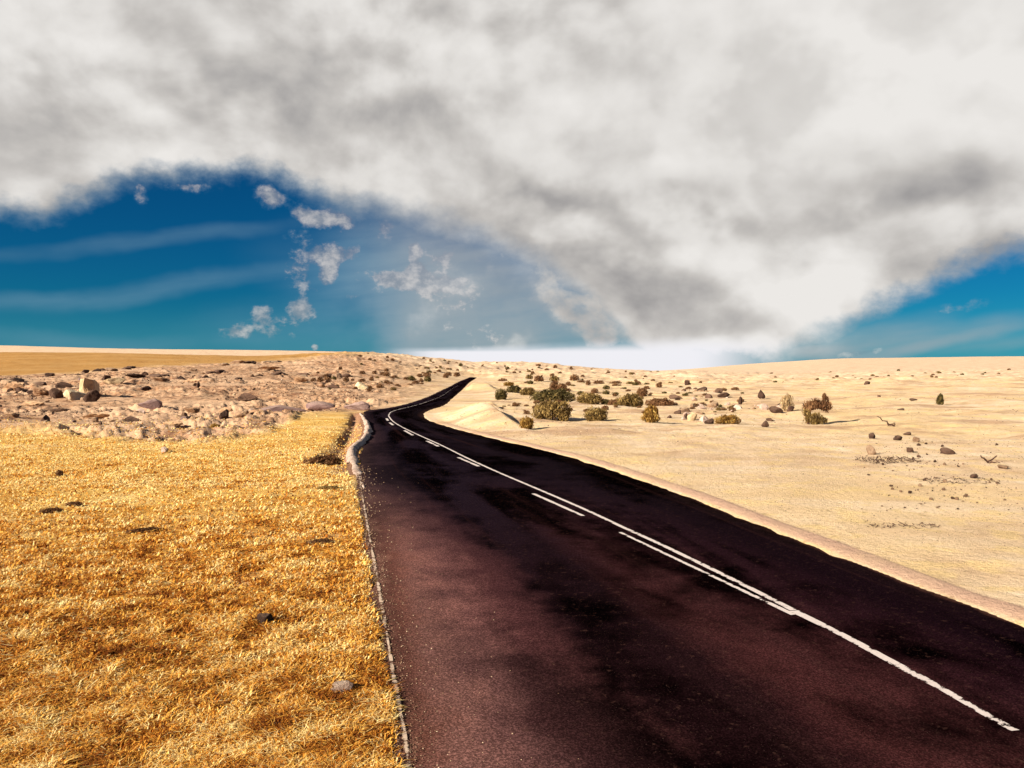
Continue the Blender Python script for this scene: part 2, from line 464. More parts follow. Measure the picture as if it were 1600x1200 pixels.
def ground_z(x, y, full=False):
    x = np.asarray(x, float).ravel(); y = np.asarray(y, float).ravel()
    z0 = base_z(x, y)
    dist, side = road_dist(x, y)
    r = np.hypot(x, y)
    left = side < 0
    p, q, grass, rub, hill, far = zones(x, y, z0)
    xm = np.interp(y, [0, 20, 60, 80, 110, 160, 300, 480], [0, -3, -9, -13, -12.5, -13, -17, -30])
    lmask = sstep(0, 1, (xm - x) / (0.5 + 0.03 * np.abs(y)) + 0.5 + fbm(x, y, 7, 3) * sstep(60, 120, r))
    grass = grass * lmask; rub = rub * lmask * (1 - sstep(560, 760, p)); hill = hill * (1 - sstep(480, 640, p))
    out = np.clip(dist, 0, None)
    free = sstep(0.2, 3.5, out)
    n = fbm(x, y, 14, 3) * (0.25 - 0.20 * grass) * free
    n = n + fbm(x, y, 1.6, 3) * (0.05 - 0.02 * grass) * sstep(0.0, 1.0, out)
    rid = np.abs(fbm(x, y * 0.8, 9, 4)); led = np.abs(fbm(x * 0.5, y, 6.0, 3))
    rid2 = np.abs(fbm(x, y, 2.6, 4)); flatp_ = 1 - 0.85 * sstep(-.05, .22, fbm(x + 40, y * 1.6, 16, 3))
    n = n + rub * free * ((0.2 - rid) * 0.9 + flatp_ * ((0.16 - led) * 1.2 + (0.2 - rid2) * 0.6 + fbm(x, y, 0.9, 4, .65) * 0.42) + 0.05) * (1 - .8 * np.exp(-((x + 52) / 9) ** 2 - ((y - 92) / 14) ** 2))
    n = n + (1 - lmask) * sstep(25, 60, r) * (1 - sstep(500, 900, r)) * sstep(1.0, 9.0, out) * (fbm(x, y, 26, 3) * 0.9 + fbm(x, y, 5, 3) * 0.28 + fbm(x, y, 1.4, 4, .6) * .10)
    n = n + sstep(150, 320, r) * (1 - sstep(560, 900, r)) * sstep(2, 14, out) * (.15 + .85 * sstep(380, 560, p)) * (fbm(x, y, 60, 4) * 3.2 + fbm(x, y, 13, 3) * 1.0 + fbm(x, y, 4, 4, .6) * .8)
    n = n + sstep(700, 1500, r) * fbm(x, y, 400, 3) * 3.0
    # low verge along the right-hand edge, with a small step on its outer side
    wob = 0.12 * fbm(x, y, 3.0, 3)
    near_r = (1 - left) * (1 - sstep(45, 70, r))
    verge = near_r * sstep(0.0, 0.35, out) * (1 - sstep(0.65, 0.75, out + wob)) * 0.055
    n = n + verge
    lo = left * (1 - sstep(20, 30, r)) * sstep(0.0, 0.25, out) * 0.008
    n = n + lo
    g = near_line(x, y, GULLY)
    bd = near_line(x, y, BANKW[:-2])
    gul = np.exp(-(g / (0.5 + .7 * fbm(x, y, 1.3, 4))) ** 2) * (dist > 0.1)
    n = n - gul * 0.32 * sstep(0.1, 0.8, out)
    gul = np.maximum(gul, np.exp(-(bd / (0.9 + .6 * fbm(x, y, 1.1, 3))) ** 2) * left)
    for (hx, hy), a, b, h, t in HUMW:
        ux = (x - hx) * math.cos(t) - (y - hy) * math.sin(t); uy = (x - hx) * math.sin(t) + (y - hy) * math.cos(t)
        bb = np.where(ux > 0, b * 0.4, b * 1.8)
        n = n + h * np.exp(-(ux / bb) ** 2 - (uy / a) ** 2) * sstep(0.3, 2.0, out)
    z = z0 + n - 0.16 * sstep(0.02, -0.5, dist) - 0.03 * (dist <= 0.02)
    if full:
        return z, dist, side, grass, rub, hill, far, gul, near_r * sstep(0.0, 0.2, out) * (1 - sstep(0.6, 0.95, out + wob)), p, q
    return z

def gz(x, y): return float(ground_z(np.array([x]), np.array([y]))[0])

# ------------------------------------------------------------------ mesh helpers
def mesh_np(name, V, F, mats=(), smooth=True):
    """V (n,3), F list of (m,k) index arrays"""
    me = bpy.data.meshes.new(name)
    V = np.asarray(V, np.float32)
    F = [np.asarray(f, np.int32) for f in F if len(f)]
    nl = sum(f.size for f in F); npoly = sum(len(f) for f in F)
    me.vertices.add(len(V)); me.vertices.foreach_set('co', V.ravel())
    me.loops.add(nl); me.loops.foreach_set('vertex_index', np.concatenate([f.ravel() for f in F]))
    me.polygons.add(npoly)
    tot = np.concatenate([np.full(len(f), f.shape[1], np.int32) for f in F])
    st = np.concatenate([[0], np.cumsum(tot)[:-1]]).astype(np.int32)
    me.polygons.foreach_set('loop_start', st)
    try: me.polygons.foreach_set('loop_total', tot)
    except Exception: pass
    me.update(calc_edges=True)
    me.polygons.foreach_set('use_smooth', np.full(npoly, smooth))
    for m in mats: me.materials.append(m)
    me.validate()
    return me

def attr_f(me, name, vals, domain='POINT'):
    a = me.attributes.new(name, 'FLOAT', domain)
    a.data.foreach_set('value', np.asarray(vals, np.float32).ravel())

def attr_c(me, name, rgba):
    a = me.attributes.new(name, 'FLOAT_COLOR', 'POINT')
    a.data.foreach_set('color', np.asarray(rgba, np.float32).ravel())

def link(name, me, parent=None, **props):
    o = bpy.data.objects.new(name, me)
    col.objects.link(o)
    if parent: o.parent = parent
    for k, v in props.items():
        if v: o[k] = v
    return o

def new_mat(name):
    m = bpy.data.materials.new(name)
    m.use_nodes = True
    t = m.node_tree
    b = t.nodes['Principled BSDF']
    b.inputs['Roughness'].default_value = 0.9
    b.inputs['Specular IOR Level'].default_value = 0.15
    return m, NT(t), b

def bump(N, b, h, dist, strength=1.0):
    n = N.new('ShaderNodeBump')
    n.inputs['Strength'].default_value = strength
    n.inputs['Distance'].default_value = dist
    N.put(n.inputs['Height'], h)
    N.t.links.new(n.outputs[0], b.inputs['Normal'])

# ------------------------------------------------------------------ ground material
gm, G, gb = new_mat('desert_ground')
pos = G.new('ShaderNodeNewGeometry').outputs['Position']
sep = G.new('ShaderNodeSeparateXYZ'); G.put(sep.inputs[0], pos)
flatp = G.comb(sep.outputs[0], sep.outputs[1], 0.0)
zc = G.new('ShaderNodeAttribute', attribute_name='zone')
zs = G.new('ShaderNodeSeparateColor'); G.put(zs.inputs[0], zc.outputs['Color'])
zc2 = G.new('ShaderNodeAttribute', attribute_name='zone_two')
zs2 = G.new('ShaderNodeSeparateColor'); G.put(zs2.inputs[0], zc2.outputs['Color'])
rad = G.vmath('LENGTH', flatp)
n_big = G.noise(flatp, 0.045, 5, 0.6)
n_mid = G.noise(flatp, 0.35, 6, 0.62)
n_fin = G.noise(flatp, 5.0, 7, 0.68)
n_gr = G.noise(flatp, 26.0, 4, 0.7)
streak = G.noise(G.vmath('MULTIPLY', flatp, (0.12, 0.5, 1.0)), 0.5, 5, 0.6)
sand = G.ramp(n_mid, [(0.32, (0.52, 0.345, 0.205)), (0.46, (0.66, 0.475, 0.30)), (0.56, (0.70, 0.52, 0.34)), (0.68, (0.76, 0.60, 0.43))])
sand = G.mix(G.maprange(n_big, 0.45, 0.6, 0, .75), sand, (0.70, 0.495, 0.26))
sand = G.mix(G.maprange(streak, 0.5, 0.68, 0, .55), sand, (0.76, 0.60, 0.44))
sand = G.mix(G.maprange(G.noise(flatp, 0.8, 4, .6), 0.5, 0.62, 0, .5), sand, (0.76, 0.55, 0.24))
n_spk = G.noise(flatp, 3.2, 6, 0.72)
n_spd = G.math('MULTIPLY', G.maprange(n_spk, 0.56, 0.66), G.maprange(n_mid, 0.42, 0.6, .15, 1.0))
scr = G.noise(G.vmath('MULTIPLY', flatp, (0.5, 1.0, 1.0)), 0.16, 6, .66)
sand = G.mix(G.math('MULTIPLY', G.maprange(scr, 0.51, 0.61, 0, .75), G.maprange(rad, 20, 55)), sand, (0.43, 0.26, 0.155))
sand = G.mix(G.math('MULTIPLY', n_spd, .75), sand, (0.27, 0.165, 0.085))
sand = G.mix(G.maprange(n_fin, 0.54, 0.66, 0, .5), sand, (0.34, 0.22, 0.12))
sand = G.mix(G.maprange(n_gr, 0.56, 0.72, 0, .35), sand, (0.24, 0.15, 0.08))
rubc = G.ramp(n_mid, [(0.32, (0.20, 0.09, 0.05)), (0.46, (0.44, 0.245, 0.135)), (0.58, (0.57, 0.36, 0.215)), (0.7, (0.44, 0.25, 0.165))])
rubc = G.mix(G.maprange(G.noise(flatp, 1.1, 7, 0.72), 0.50, 0.58, 0, .85), rubc, (0.10, 0.044, 0.03))
rubc = G.mix(G.maprange(G.noise(flatp, 2.6, 5, 0.7), 0.56, 0.64, 0, .7), rubc, (0.62, 0.47, 0.32))
rubc = G.mix(G.maprange(n_big, 0.48, 0.58, 0, .75), rubc, (0.60, 0.395, 0.25))
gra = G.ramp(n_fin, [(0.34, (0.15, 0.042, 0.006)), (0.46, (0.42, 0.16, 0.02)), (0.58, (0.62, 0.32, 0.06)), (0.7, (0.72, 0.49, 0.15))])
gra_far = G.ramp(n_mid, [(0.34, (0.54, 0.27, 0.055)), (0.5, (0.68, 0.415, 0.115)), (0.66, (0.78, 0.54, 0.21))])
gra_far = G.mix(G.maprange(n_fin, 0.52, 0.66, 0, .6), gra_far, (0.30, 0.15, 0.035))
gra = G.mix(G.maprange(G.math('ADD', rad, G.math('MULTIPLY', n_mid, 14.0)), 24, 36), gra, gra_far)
gra = G.mix(G.maprange(streak, 0.52, 0.64, 0, .55), gra, (0.74, 0.53, 0.26))
hillc = G.ramp(n_mid, [(0.3, (0.34, 0.165, 0.045)), (0.7, (0.44, 0.24, 0.075))])
hillc = G.mix(G.maprange(n_big, 0.4, 0.65, 0, .6), hillc, (0.48, 0.28, 0.105))
c = G.mix(zs.outputs[1], sand, rubc)
c = G.mix(zs.outputs[2], c, hillc)
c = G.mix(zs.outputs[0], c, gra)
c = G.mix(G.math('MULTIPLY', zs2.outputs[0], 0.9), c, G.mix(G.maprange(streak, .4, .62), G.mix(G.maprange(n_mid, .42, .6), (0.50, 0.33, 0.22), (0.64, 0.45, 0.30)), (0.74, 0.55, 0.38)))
c = G.mix(G.math('MULTIPLY', zs2.outputs[1], G.maprange(n_mid, 0.3, 0.6, .55, 1.0)), c, G.mix(n_fin, (0.40, 0.235, 0.165), (0.66, 0.44, 0.31)))
c = G.mix(zs2.outputs[2], c, G.mix(n_spk, (0.17, 0.075, 0.04), (0.42, 0.24, 0.15)))
G.put(gb.inputs['Base Color'], c)
gb.inputs['Roughness'].default_value = 1.0
gb.inputs['Specular IOR Level'].default_value = 0.05
bump(G, gb, G.math('ADD', n_fin, G.math('ADD', G.math('MULTIPLY', n_gr, 0.35), G.math('MULTIPLY', n_spk, 0.5))), 0.10, 0.9)

# ------------------------------------------------------------------ ground mesh
azl = np.concatenate([np.linspace(-180, -46, 60)[:-1], np.linspace(-46, 46, 980), np.linspace(46, 180, 60)[1:-1]])
rr = np.concatenate([[0.4, 2.0], np.exp(np.linspace(math.log(4.0), math.log(600), 640)), np.exp(np.linspace(math.log(620), math.log(9000), 60))])
AZ, RRg = np.meshgrid(np.radians(azl), rr)
gx = (RRg * np.sin(AZ)).ravel(); gy = (RRg * np.cos(AZ)).ravel()
z, dist, side, grass, rub, hill, far, gul, verge, pp, qq = ground_z(gx, gy, True)
na, nr_ = len(azl), len(rr)
ii = np.arange(nr_ - 1)[:, None] * na; jj = np.arange(na)[None, :]; jn = (jj + 1) % na
quads = np.stack([ii + jj, ii + na + jj, ii + na + jn, ii + jn], -1).reshape(-1, 4)
quads = quads[:, ::-1]
gme = mesh_np('ground', np.stack([gx, gy, z], -1), [quads], [gm])
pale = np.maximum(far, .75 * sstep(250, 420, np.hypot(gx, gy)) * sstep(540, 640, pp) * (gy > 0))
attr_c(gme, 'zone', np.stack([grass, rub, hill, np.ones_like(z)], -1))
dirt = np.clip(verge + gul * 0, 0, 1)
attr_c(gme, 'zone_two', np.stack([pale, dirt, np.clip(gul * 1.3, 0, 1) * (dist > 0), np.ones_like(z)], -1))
link('ground', gme, kind='structure')

# ------------------------------------------------------------------ road
rm, N, rb = new_mat('worn_asphalt')
lat = N.attr('lateral'); along = N.attr('along')
pos = N.new('ShaderNodeNewGeometry').outputs['Position']
lane = N.comb(N.math('MULTIPLY', lat, 4.0), N.math('MULTIPLY', along, 0.22), 0.0)
nb = N.noise(N.comb(N.math('MULTIPLY', lat, 2.2), N.math('MULTIPLY', along, 0.11), 0.0), 0.75, 4, 0.55, 0.6)
ns = N.noise(N.comb(N.math('MULTIPLY', lat, 4.0), N.math('MULTIPLY', along, 0.02), 0.0), 1.6, 5, 0.6)
nm = N.noise(pos, 0.9, 6, 0.65)
nf = N.noise(pos, 38.0, 3, 0.75)
ng = N.noise(pos, 9.0, 5, 0.7)
lw = N.math('ADD', lat, N.math('MULTIPLY', N.math('SUBTRACT', nm, 0.5), 0.22))
lw = N.math('ADD', lw, N.math('MULTIPLY', N.math('SUBTRACT', nb, 0.5), 0.25))
basec = N.ramp(N.maprange(lw, -1.0, 1.0, 0, 1, 'LINEAR'), [
    (0.0, (0.27, 0.135, 0.095)), (0.03, (0.17, 0.068, 0.048)), (0.065, (0.24, 0.112, 0.092)), (0.105, (0.15, 0.068, 0.062)), (0.155, (0.050, 0.020, 0.0205)), (0.23, (0.006, 0.0024, 0.003)),
    (0.31, (0.006, 0.0024, 0.003)), (0.38, (0.026, 0.0095, 0.0098)), (0.50, (0.023, 0.0085, 0.0095)), (0.60, (0.012, 0.0044, 0.0062)), (0.70, (0.0075, 0.0028, 0.0044)), (0.80, (0.0035, 0.0014, 0.0026)), (0.965, (0.004, 0.0018, 0.003)), (1.0, (0.07, 0.035, 0.027))])
farc = N.ramp(N.maprange(lw, -1.0, 1.0, 0, 1, 'LINEAR'), [
    (0.0, (0.05, 0.03, 0.03)), (0.07, (0.02, 0.012, 0.016)), (0.2, (0.006, 0.0045, 0.008)), (0.55, (0.005, 0.0035, 0.006)), (0.9, (0.0025, 0.002, 0.003)), (1.0, (0.02, 0.012, 0.01))])
basec = N.mix(N.maprange(along, 7, 32), basec, farc)
patch = N.mix(N.maprange(N.math('ADD', N.math('MULTIPLY', nb, .75), N.math('MULTIPLY', nm, .25)), 0.43, 0.57), (2.0, 1.7, 1.65), (0.10, 0.08, 0.10))
basec = N.mix(N.maprange(lat, -0.78, -0.5, .3, 1.0), basec, patch, 'MULTIPLY')
basec = N.mix(N.maprange(ns, 0.55, 0.72, 0, .5), basec, (0.030, 0.012, 0.012))
spk = N.maprange(nf, 0.45, 0.78, 0.55, 2.6, 'LINEAR')
spc = N.comb(spk, spk, spk)
basec = N.mix(1.0, basec, spc, 'MULTIPLY')
basec = N.mix(N.maprange(ng, 0.58, 0.70, 0, .3), basec, (0.10, 0.046, 0.036))
grit = N.noise(pos, 60.0, 2, 0.6)
basec = N.mix(N.maprange(grit, 0.66, 0.76, 0, .55), basec, (0.20, 0.12, 0.10))
N.put(rb.inputs['Base Color'], basec)
rb.inputs['Roughness'].default_value = 0.95
rb.inputs['Specular IOR Level'].default_value = 0.0
bump(N, rb, N.math('ADD', nf, N.math('MULTIPLY', ng, 0.8)), 0.012, 0.8)

def subdiv_line(P, k):
    t = np.arange(len(P)); tt = np.linspace(0, len(P) - 1, (len(P) - 1) * k + 1)
    return np.stack([np.interp(tt, t, P[:, 0]), np.interp(tt, t, P[:, 1])], -1)
def road_surface_z(x, y):
    return base_z(x, y) + 0.035
NLAT = 13
latv = np.concatenate([np.linspace(-1, 0, NLAT), np.linspace(0, 1, NLAT)[1:]])
rows_ = []; la = []; al = []
RLs, RCs, RRs = (subdiv_line(q, 2) for q in (RL, RC, RR))
cum = np.concatenate([[0], np.cumsum(np.linalg.norm(np.diff(RCs, axis=0), axis=1))])
k0 = int(np.argmin(np.abs(RCs[:, 1])))
cum = cum - cum[k0]
for i in range(len(RCs)):
    for v in latv:
        P = RCs[i] * (1 + v) - RLs[i] * v if v < 0 else RCs[i] * (1 - v) + RRs[i] * v
        rows_.append(P); la.append(v); al.append(cum[i])
P = np.array(rows_)
la = np.array(la)
wobble = fbm(P[:, 0], P[:, 1], 1.1, 3) * 0.24 * (np.abs(la) > 0.99)
P[:, 0] += wobble
zr = road_surface_z(P[:, 0], P[:, 1]) - 0.05 * (la > 0.999) - 0.012 * (la < -0.999)
m = len(latv); n = len(RCs)
ii = np.arange(n - 1)[:, None] * m; jj = np.arange(m - 1)[None, :]
rq = np.stack([ii + jj, ii + jj + 1, ii + m + jj + 1, ii + m + jj], -1).reshape(-1, 4)
rme = mesh_np('road', np.stack([P[:, 0], P[:, 1], zr], -1), [rq], [rm])
attr_f(rme, 'lateral', la); attr_f(rme, 'along', al)
road = link('road', rme, kind='structure')

# painted lines
pm, N, pb = new_mat('worn_road_paint')
pos = N.new('ShaderNodeNewGeometry').outputs['Position']
edge_a = N.attr('across')
wear = N.math('ADD', N.noise(pos, 7.0, 6, 0.7), N.math('MULTIPLY', N.noise(pos, 1.1, 3, 0.6), 0.5))
wear = N.math('ADD', wear, N.math('MULTIPLY', N.math('ABSOLUTE', edge_a), 0.16))
wear = N.math('ADD', wear, N.attr('wear'))
pc = N.mix(N.noise(pos, 20.0, 4, 0.7), (0.46, 0.37, 0.34), (0.72, 0.64, 0.60))
pc = N.mix(N.maprange(wear, 0.90, 0.98), pc, (0.03, 0.016, 0.015))
N.put(pb.inputs['Base Color'], pc)
tr = N.new('ShaderNodeBsdfTransparent')
mx = N.new('ShaderNodeMixShader')
N.put(mx.inputs[0], N.maprange(wear, 0.95, 1.0))
N.t.links.new(pb.outputs[0], mx.inputs[1]); N.t.links.new(tr.outputs[0], mx.inputs[2])
outn = [k for k in N.t.nodes if k.type == 'OUTPUT_MATERIAL'][0]
N.t.links.new(mx.outputs[0], outn.inputs[0])

def ribbon(name, pts, w0, w1, parent, wear=(0, 0), lift=0.004, mat=pm, ragged=0.0):
    P = catmull(pts, 12)
    P = subdiv_line(P, 2)
    T = np.gradient(P, axis=0); T /= np.linalg.norm(T, axis=1)[:, None] + 1e-9
    Nn = np.stack([T[:, 1], -T[:, 0]], -1)
    w = np.linspace(w0, w1, len(P))[:, None] * 0.5
    w = w * (1 + ragged * fbm(P[:, 0], P[:, 1], 0.7, 3)[:, None])
    V = []; ac = []; we = []
    ls = np.linspace(wear[0], wear[1], len(P))
    for a in (-1, -0.33, 0.33, 1):
        Q = P + Nn * w * a
        V.append(np.stack([Q[:, 0], Q[:, 1], road_surface_z(Q[:, 0], Q[:, 1]) + lift], -1)); ac.append(np.full(len(P), abs(a))); we.append(ls)
    k = len(P)
    F = [np.stack([np.arange(k - 1) + s * k, np.arange(1, k) + s * k, np.arange(1, k) + (s + 1) * k, np.arange(k - 1) + (s + 1) * k], -1)[:, ::-1] for s in range(3)]
    me = mesh_np(name, np.concatenate(V), [np.concatenate(F)], [mat])
    attr_f(me, 'across', np.concatenate(ac)); attr_f(me, 'wear', np.concatenate(we))
    return link(name, me, parent)

solid_px = [(1240, 957), (1170, 921), (1100, 886), (1030, 852), (969, 824), (925, 803), (850, 770), (780, 740), (730, 717), (690, 697), (655, 681), (630, 669), (614, 659), (607, 650.5), (611, 644.5), (622, 640.5), (645, 635)]
ribbon('centre_line', [W2(*q) for q in solid_px[:14]], 0.13, 0.11, road)
ribbon('centre_line', [W2(*q) for q in solid_px[13:] + [(668, 628), (688, 620), (702, 611), (715, 603)]], 0.12, 0.10, road, wear=(0.05, 0.22))
ribbon('centre_line', [W2(*q) for q in [(1586, 1147), (1540, 1121), (1470, 1080), (1400, 1042), (1320, 998), (1240, 958)]], 0.11, 0.16, road, ragged=0.3, lift=0.006, wear=(0.06, 0.0))
for a, b, w in [((1240, 964), (969, 834), .10), ((911, 808), (833, 773), .13), ((748, 730), (716, 716), .15), ((685, 698.5), (667, 690), .16), ((645, 681), (632, 673.5), .16), ((614, 665), (609, 661), .18), ((606, 658), (604, 654.5), .18)]:
    A = np.array(W2(*a)); B = np.array(W2(*b))
    ribbon('lane_dash', [A, A * .67 + B * .33, A * .33 + B * .67, B], w, w, road, ragged=0.2)

# pale line where the shoulder meets the grass
em, N, eb = new_mat('faded_edge_line')
pos = N.new('ShaderNodeNewGeometry').outputs['Position']
wear = N.math('ADD', N.math('ADD', N.math('MULTIPLY', N.noise(pos, 9.0, 6, 0.72), .6), N.math('MULTIPLY', N.noise(pos, 1.3, 3, 0.6), .45)), N.math('MULTIPLY', N.math('ABSOLUTE', N.attr('across')), 0.08))
N.put(eb.inputs['Base Color'], N.mix(N.noise(pos, 16.0, 4, .7), (0.42, 0.28, 0.19), (0.66, 0.52, 0.40)))
tr = N.new('ShaderNodeBsdfTransparent'); mx = N.new('ShaderNodeMixShader')
N.put(mx.inputs[0], N.maprange(N.math('ADD', wear, N.attr('wear')), 0.56, 0.64))
N.t.links.new(eb.outputs[0], mx.inputs[1]); N.t.links.new(tr.outputs[0], mx.inputs[2])
outn = [k for k in N.t.nodes if k.type == 'OUTPUT_MATERIAL'][0]
N.t.links.new(mx.outputs[0], outn.inputs[0])
ribbon('edge_line', [(RLs[k][0] + 0.10, RLs[k][1]) for k in range(NS * 2, NS * 12, 8)], 0.06, 0.055, road, wear=(-0.01, 0.06), mat=em, lift=0.008, ragged=.8)

# ------------------------------------------------------------------ pale earth bank on the outside of the bend
bm_, N, bb = new_mat('pale_earth')
pos = N.new('ShaderNodeNewGeometry').outputs['Position']
nn = N.noise(pos, 2.2, 6, 0.65)
N.put(bb.inputs['Base Color'], N.ramp(nn, [(0.3, (0.24, 0.16, 0.12)), (0.5, (0.42, 0.31, 0.25)), (0.7, (0.56, 0.44, 0.36))]))
bump(N, bb, N.noise(pos, 6.0, 6, 0.7), 0.12, 0.8)
BP = subdiv_line(catmull(BANKW, 8), 2)
T = np.gradient(BP, axis=0); T /= np.linalg.norm(T, axis=1)[:, None]
Nn = np.stack([T[:, 1], -T[:, 0]], -1)
f = np.linspace(0, 1, len(BP))
hw = np.interp(f, [0, .08, .3, .5, .7, .85, 1], [.04, .14, .26, .26, .2, .12, .04]) * (1 + .9 * fbm(BP[:, 0], BP[:, 1], 1.0, 4))
hh = np.interp(f, [0, .1, .35, .5, .75, 1], [.05, .16, .22, .16, .08, .02]) * (1 + .9 * fbm(BP[:, 0], BP[:, 1], 1.4, 3))
prof = [(-1.35, -.3), (-1, 0.12), (-.7, .62), (-.3, .95), (.1, 1.0), (.5, .72), (.85, .25), (1.15, -.1)]
V = []
for a, h in prof:
    Q = BP + Nn * (hw * a)[:, None]
    zz = base_z(Q[:, 0], Q[:, 1]) + hh * h + fbm(Q[:, 0], Q[:, 1], .5, 3) * .09 * (h > 0) - (0.25 if h < 0 else 0)
    V.append(np.stack([Q[:, 0], Q[:, 1], zz], -1))
k = len(BP)
F = [np.stack([np.arange(k - 1) + s * k, np.arange(1, k) + s * k, np.arange(1, k) + (s + 1) * k, np.arange(k - 1) + (s + 1) * k], -1) for s in range(len(prof) - 1)]
me = mesh_np('earth_bank', np.concatenate(V), [np.concatenate(F)], [bm_])
link('earth_bank', me, label='pale grey winding bank of earth along the outer edge of the road bend', category='earth bank')

# ------------------------------------------------------------------ dry grass (uncountable)
dm, N, db = new_mat('dry_grass_blade')
tone = N.attr('tone')
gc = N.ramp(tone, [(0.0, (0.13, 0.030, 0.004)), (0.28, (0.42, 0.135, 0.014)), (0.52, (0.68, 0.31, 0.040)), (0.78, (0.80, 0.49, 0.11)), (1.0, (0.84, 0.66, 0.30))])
N.put(db.inputs['Base Color'], gc)
trn = N.new('ShaderNodeBsdfTranslucent'); N.put(trn.inputs[0], gc)
mx = N.new('ShaderNodeMixShader'); mx.inputs[0].default_value = 0.25
N.t.links.new(db.outputs[0], mx.inputs[1]); N.t.links.new(trn.outputs[0], mx.inputs[2])
outn = [k for k in N.t.nodes if k.type == 'OUTPUT_MATERIAL'][0]
N.t.links.new(mx.outputs[0], outn.inputs[0])

def grass_field(n, seed, d0=5.2, d1=40.0, f0=24, f1=38, wk=.00092):
    r = np.random.RandomState(seed)
    # denser near the viewer: depth from a power law, bearing uniform
    d = 1.0 / np.sqrt(r.uniform(1 / d1 ** 2, 1 / d0 ** 2, n))
    pxx = r.uniform(-260, 640, n)
    x = (pxx - 800) / FPX * d; y = d
    dist, side = road_dist(x, y)
    den = 0.64 + 1.0 * fbm(x, y, 0.5, 3) + 0.15 * fbm(x, y, 4.5, 2)
    keep = (dist > 0.02) & (x < 0) & (side < 0) & (r.rand(n) < np.clip(den, 0.12, 1) * (1 - 0.8 * sstep(f0, f1, d + 6 * fbm(x, y, 6, 2)))) & (near_line(x, y, BANKW) > 0.35)
    x, y, d = x[keep], y[keep], d[keep]
    n = len(x)
    z = ground_z(x, y) - 0.005
    clump = fbm(x, y, 0.3, 2) + 0.8 * fbm(x, y, 0.9, 3)
    h = (0.028 + 0.055 * r.rand(n) ** 1.3) * (1 + .35 * (d < 13)) * (1 + 0.6 * np.clip(clump, -.5, .8))
    w = np.maximum(0.003, wk * d) * r.uniform(.7, 1.3, n)
    a = r.uniform(0, 2 * math.pi, n)
    lean = r.uniform(0.5, 2.2, n) * h
    dx, dy = np.cos(a), np.sin(a)
    curl = r.uniform(-1.2, 1.2, n)
    a2 = a + curl
    B = np.stack([x, y, z], -1)
    sidev = np.stack([-dy, dx, np.zeros(n)], -1) * w[:, None]
    M = B + np.stack([dx * lean * .5, dy * lean * .5, h * .8], -1)
    E = M + np.stack([np.cos(a2) * lean * .7, np.sin(a2) * lean * .7, h * r.uniform(-.35, .35, n)], -1)
    V = np.stack([B - sidev, B + sidev, M + sidev * .8, M - sidev * .8, E], 1).reshape(-1, 3)
    b = np.arange(n)[:, None] * 5
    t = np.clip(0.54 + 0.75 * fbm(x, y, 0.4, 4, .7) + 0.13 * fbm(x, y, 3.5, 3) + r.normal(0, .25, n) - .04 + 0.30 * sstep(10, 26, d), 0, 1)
    return V, b + np.array([[0, 1, 2, 3]]), b + np.array([[3, 2, 4]]), np.repeat(t, 5)
V, q4, q3, tn_ = grass_field(720000, 3)
V2, q42, q32, tn2 = grass_field(90000, 5, 26.0, 66.0, 48, 66, .0007)
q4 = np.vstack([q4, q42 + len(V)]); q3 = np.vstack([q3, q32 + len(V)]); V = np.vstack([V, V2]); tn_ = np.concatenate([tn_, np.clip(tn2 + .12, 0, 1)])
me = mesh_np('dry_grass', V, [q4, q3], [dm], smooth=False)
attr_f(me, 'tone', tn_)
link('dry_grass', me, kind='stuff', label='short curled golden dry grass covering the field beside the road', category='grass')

# ------------------------------------------------------------------ rocks
def rock_material(name, lo, mid, hi, dust):
    m, N, b = new_mat(name)
    oi = N.new('ShaderNodeObjectInfo')
    oc = N.new('ShaderNodeTexCoord').outputs['Object']
    v = N.vmath('ADD', oc, N.comb(N.math('MULTIPLY', oi.outputs['Random'], 40.0), 0.0, 0.0))
    n1 = N.noise(v, 1.7, 7, 0.68)
    cc = N.ramp(N.math('ADD', n1, N.math('MULTIPLY', N.math('SUBTRACT', oi.outputs['Random'], .5), .35)), [(0.25, lo), (0.5, mid), (0.75, hi)])
    nz = N.new('ShaderNodeSeparateXYZ'); N.put(nz.inputs[0], N.new('ShaderNodeNewGeometry').outputs['Normal'])
    cc = N.mix(N.math('MULTIPLY', N.maprange(nz.outputs[2], 0.55, 0.95), 0.55), cc, dust)
    N.put(b.inputs['Base Color'], cc)
    bump(N, b, N.noise(v, 4.5, 7, 0.7), 0.12, 1.0)
    return m
ROCK = rock_material('brown_rock', (0.12, 0.065, 0.04), (0.27, 0.165, 0.10), (0.42, 0.28, 0.18), (0.46, 0.32, 0.2))
DARK = rock_material('dark_rock', (0.035, 0.018, 0.012), (0.075, 0.04, 0.027), (0.14, 0.08, 0.055), (0.2, 0.12, 0.08))
PALE = rock_material('pale_rock', (0.36, 0.24, 0.13), (0.54, 0.40, 0.24), (0.66, 0.52, 0.35), (0.62, 0.48, 0.3))
TAN = rock_material('tan_rock', (0.24, 0.14, 0.07), (0.48, 0.32, 0.18), (0.64, 0.47, 0.29), (0.60, 0.43, 0.26))
PURP = rock_material('purple_rock', (0.10, 0.058, 0.054), (0.21, 0.13, 0.12), (0.34, 0.23, 0.20), (0.38, 0.26, 0.21))
PINK = rock_material('pink_rock', (0.34, 0.22, 0.16), (0.48, 0.34, 0.27), (0.60, 0.46, 0.38), (0.56, 0.42, 0.32))

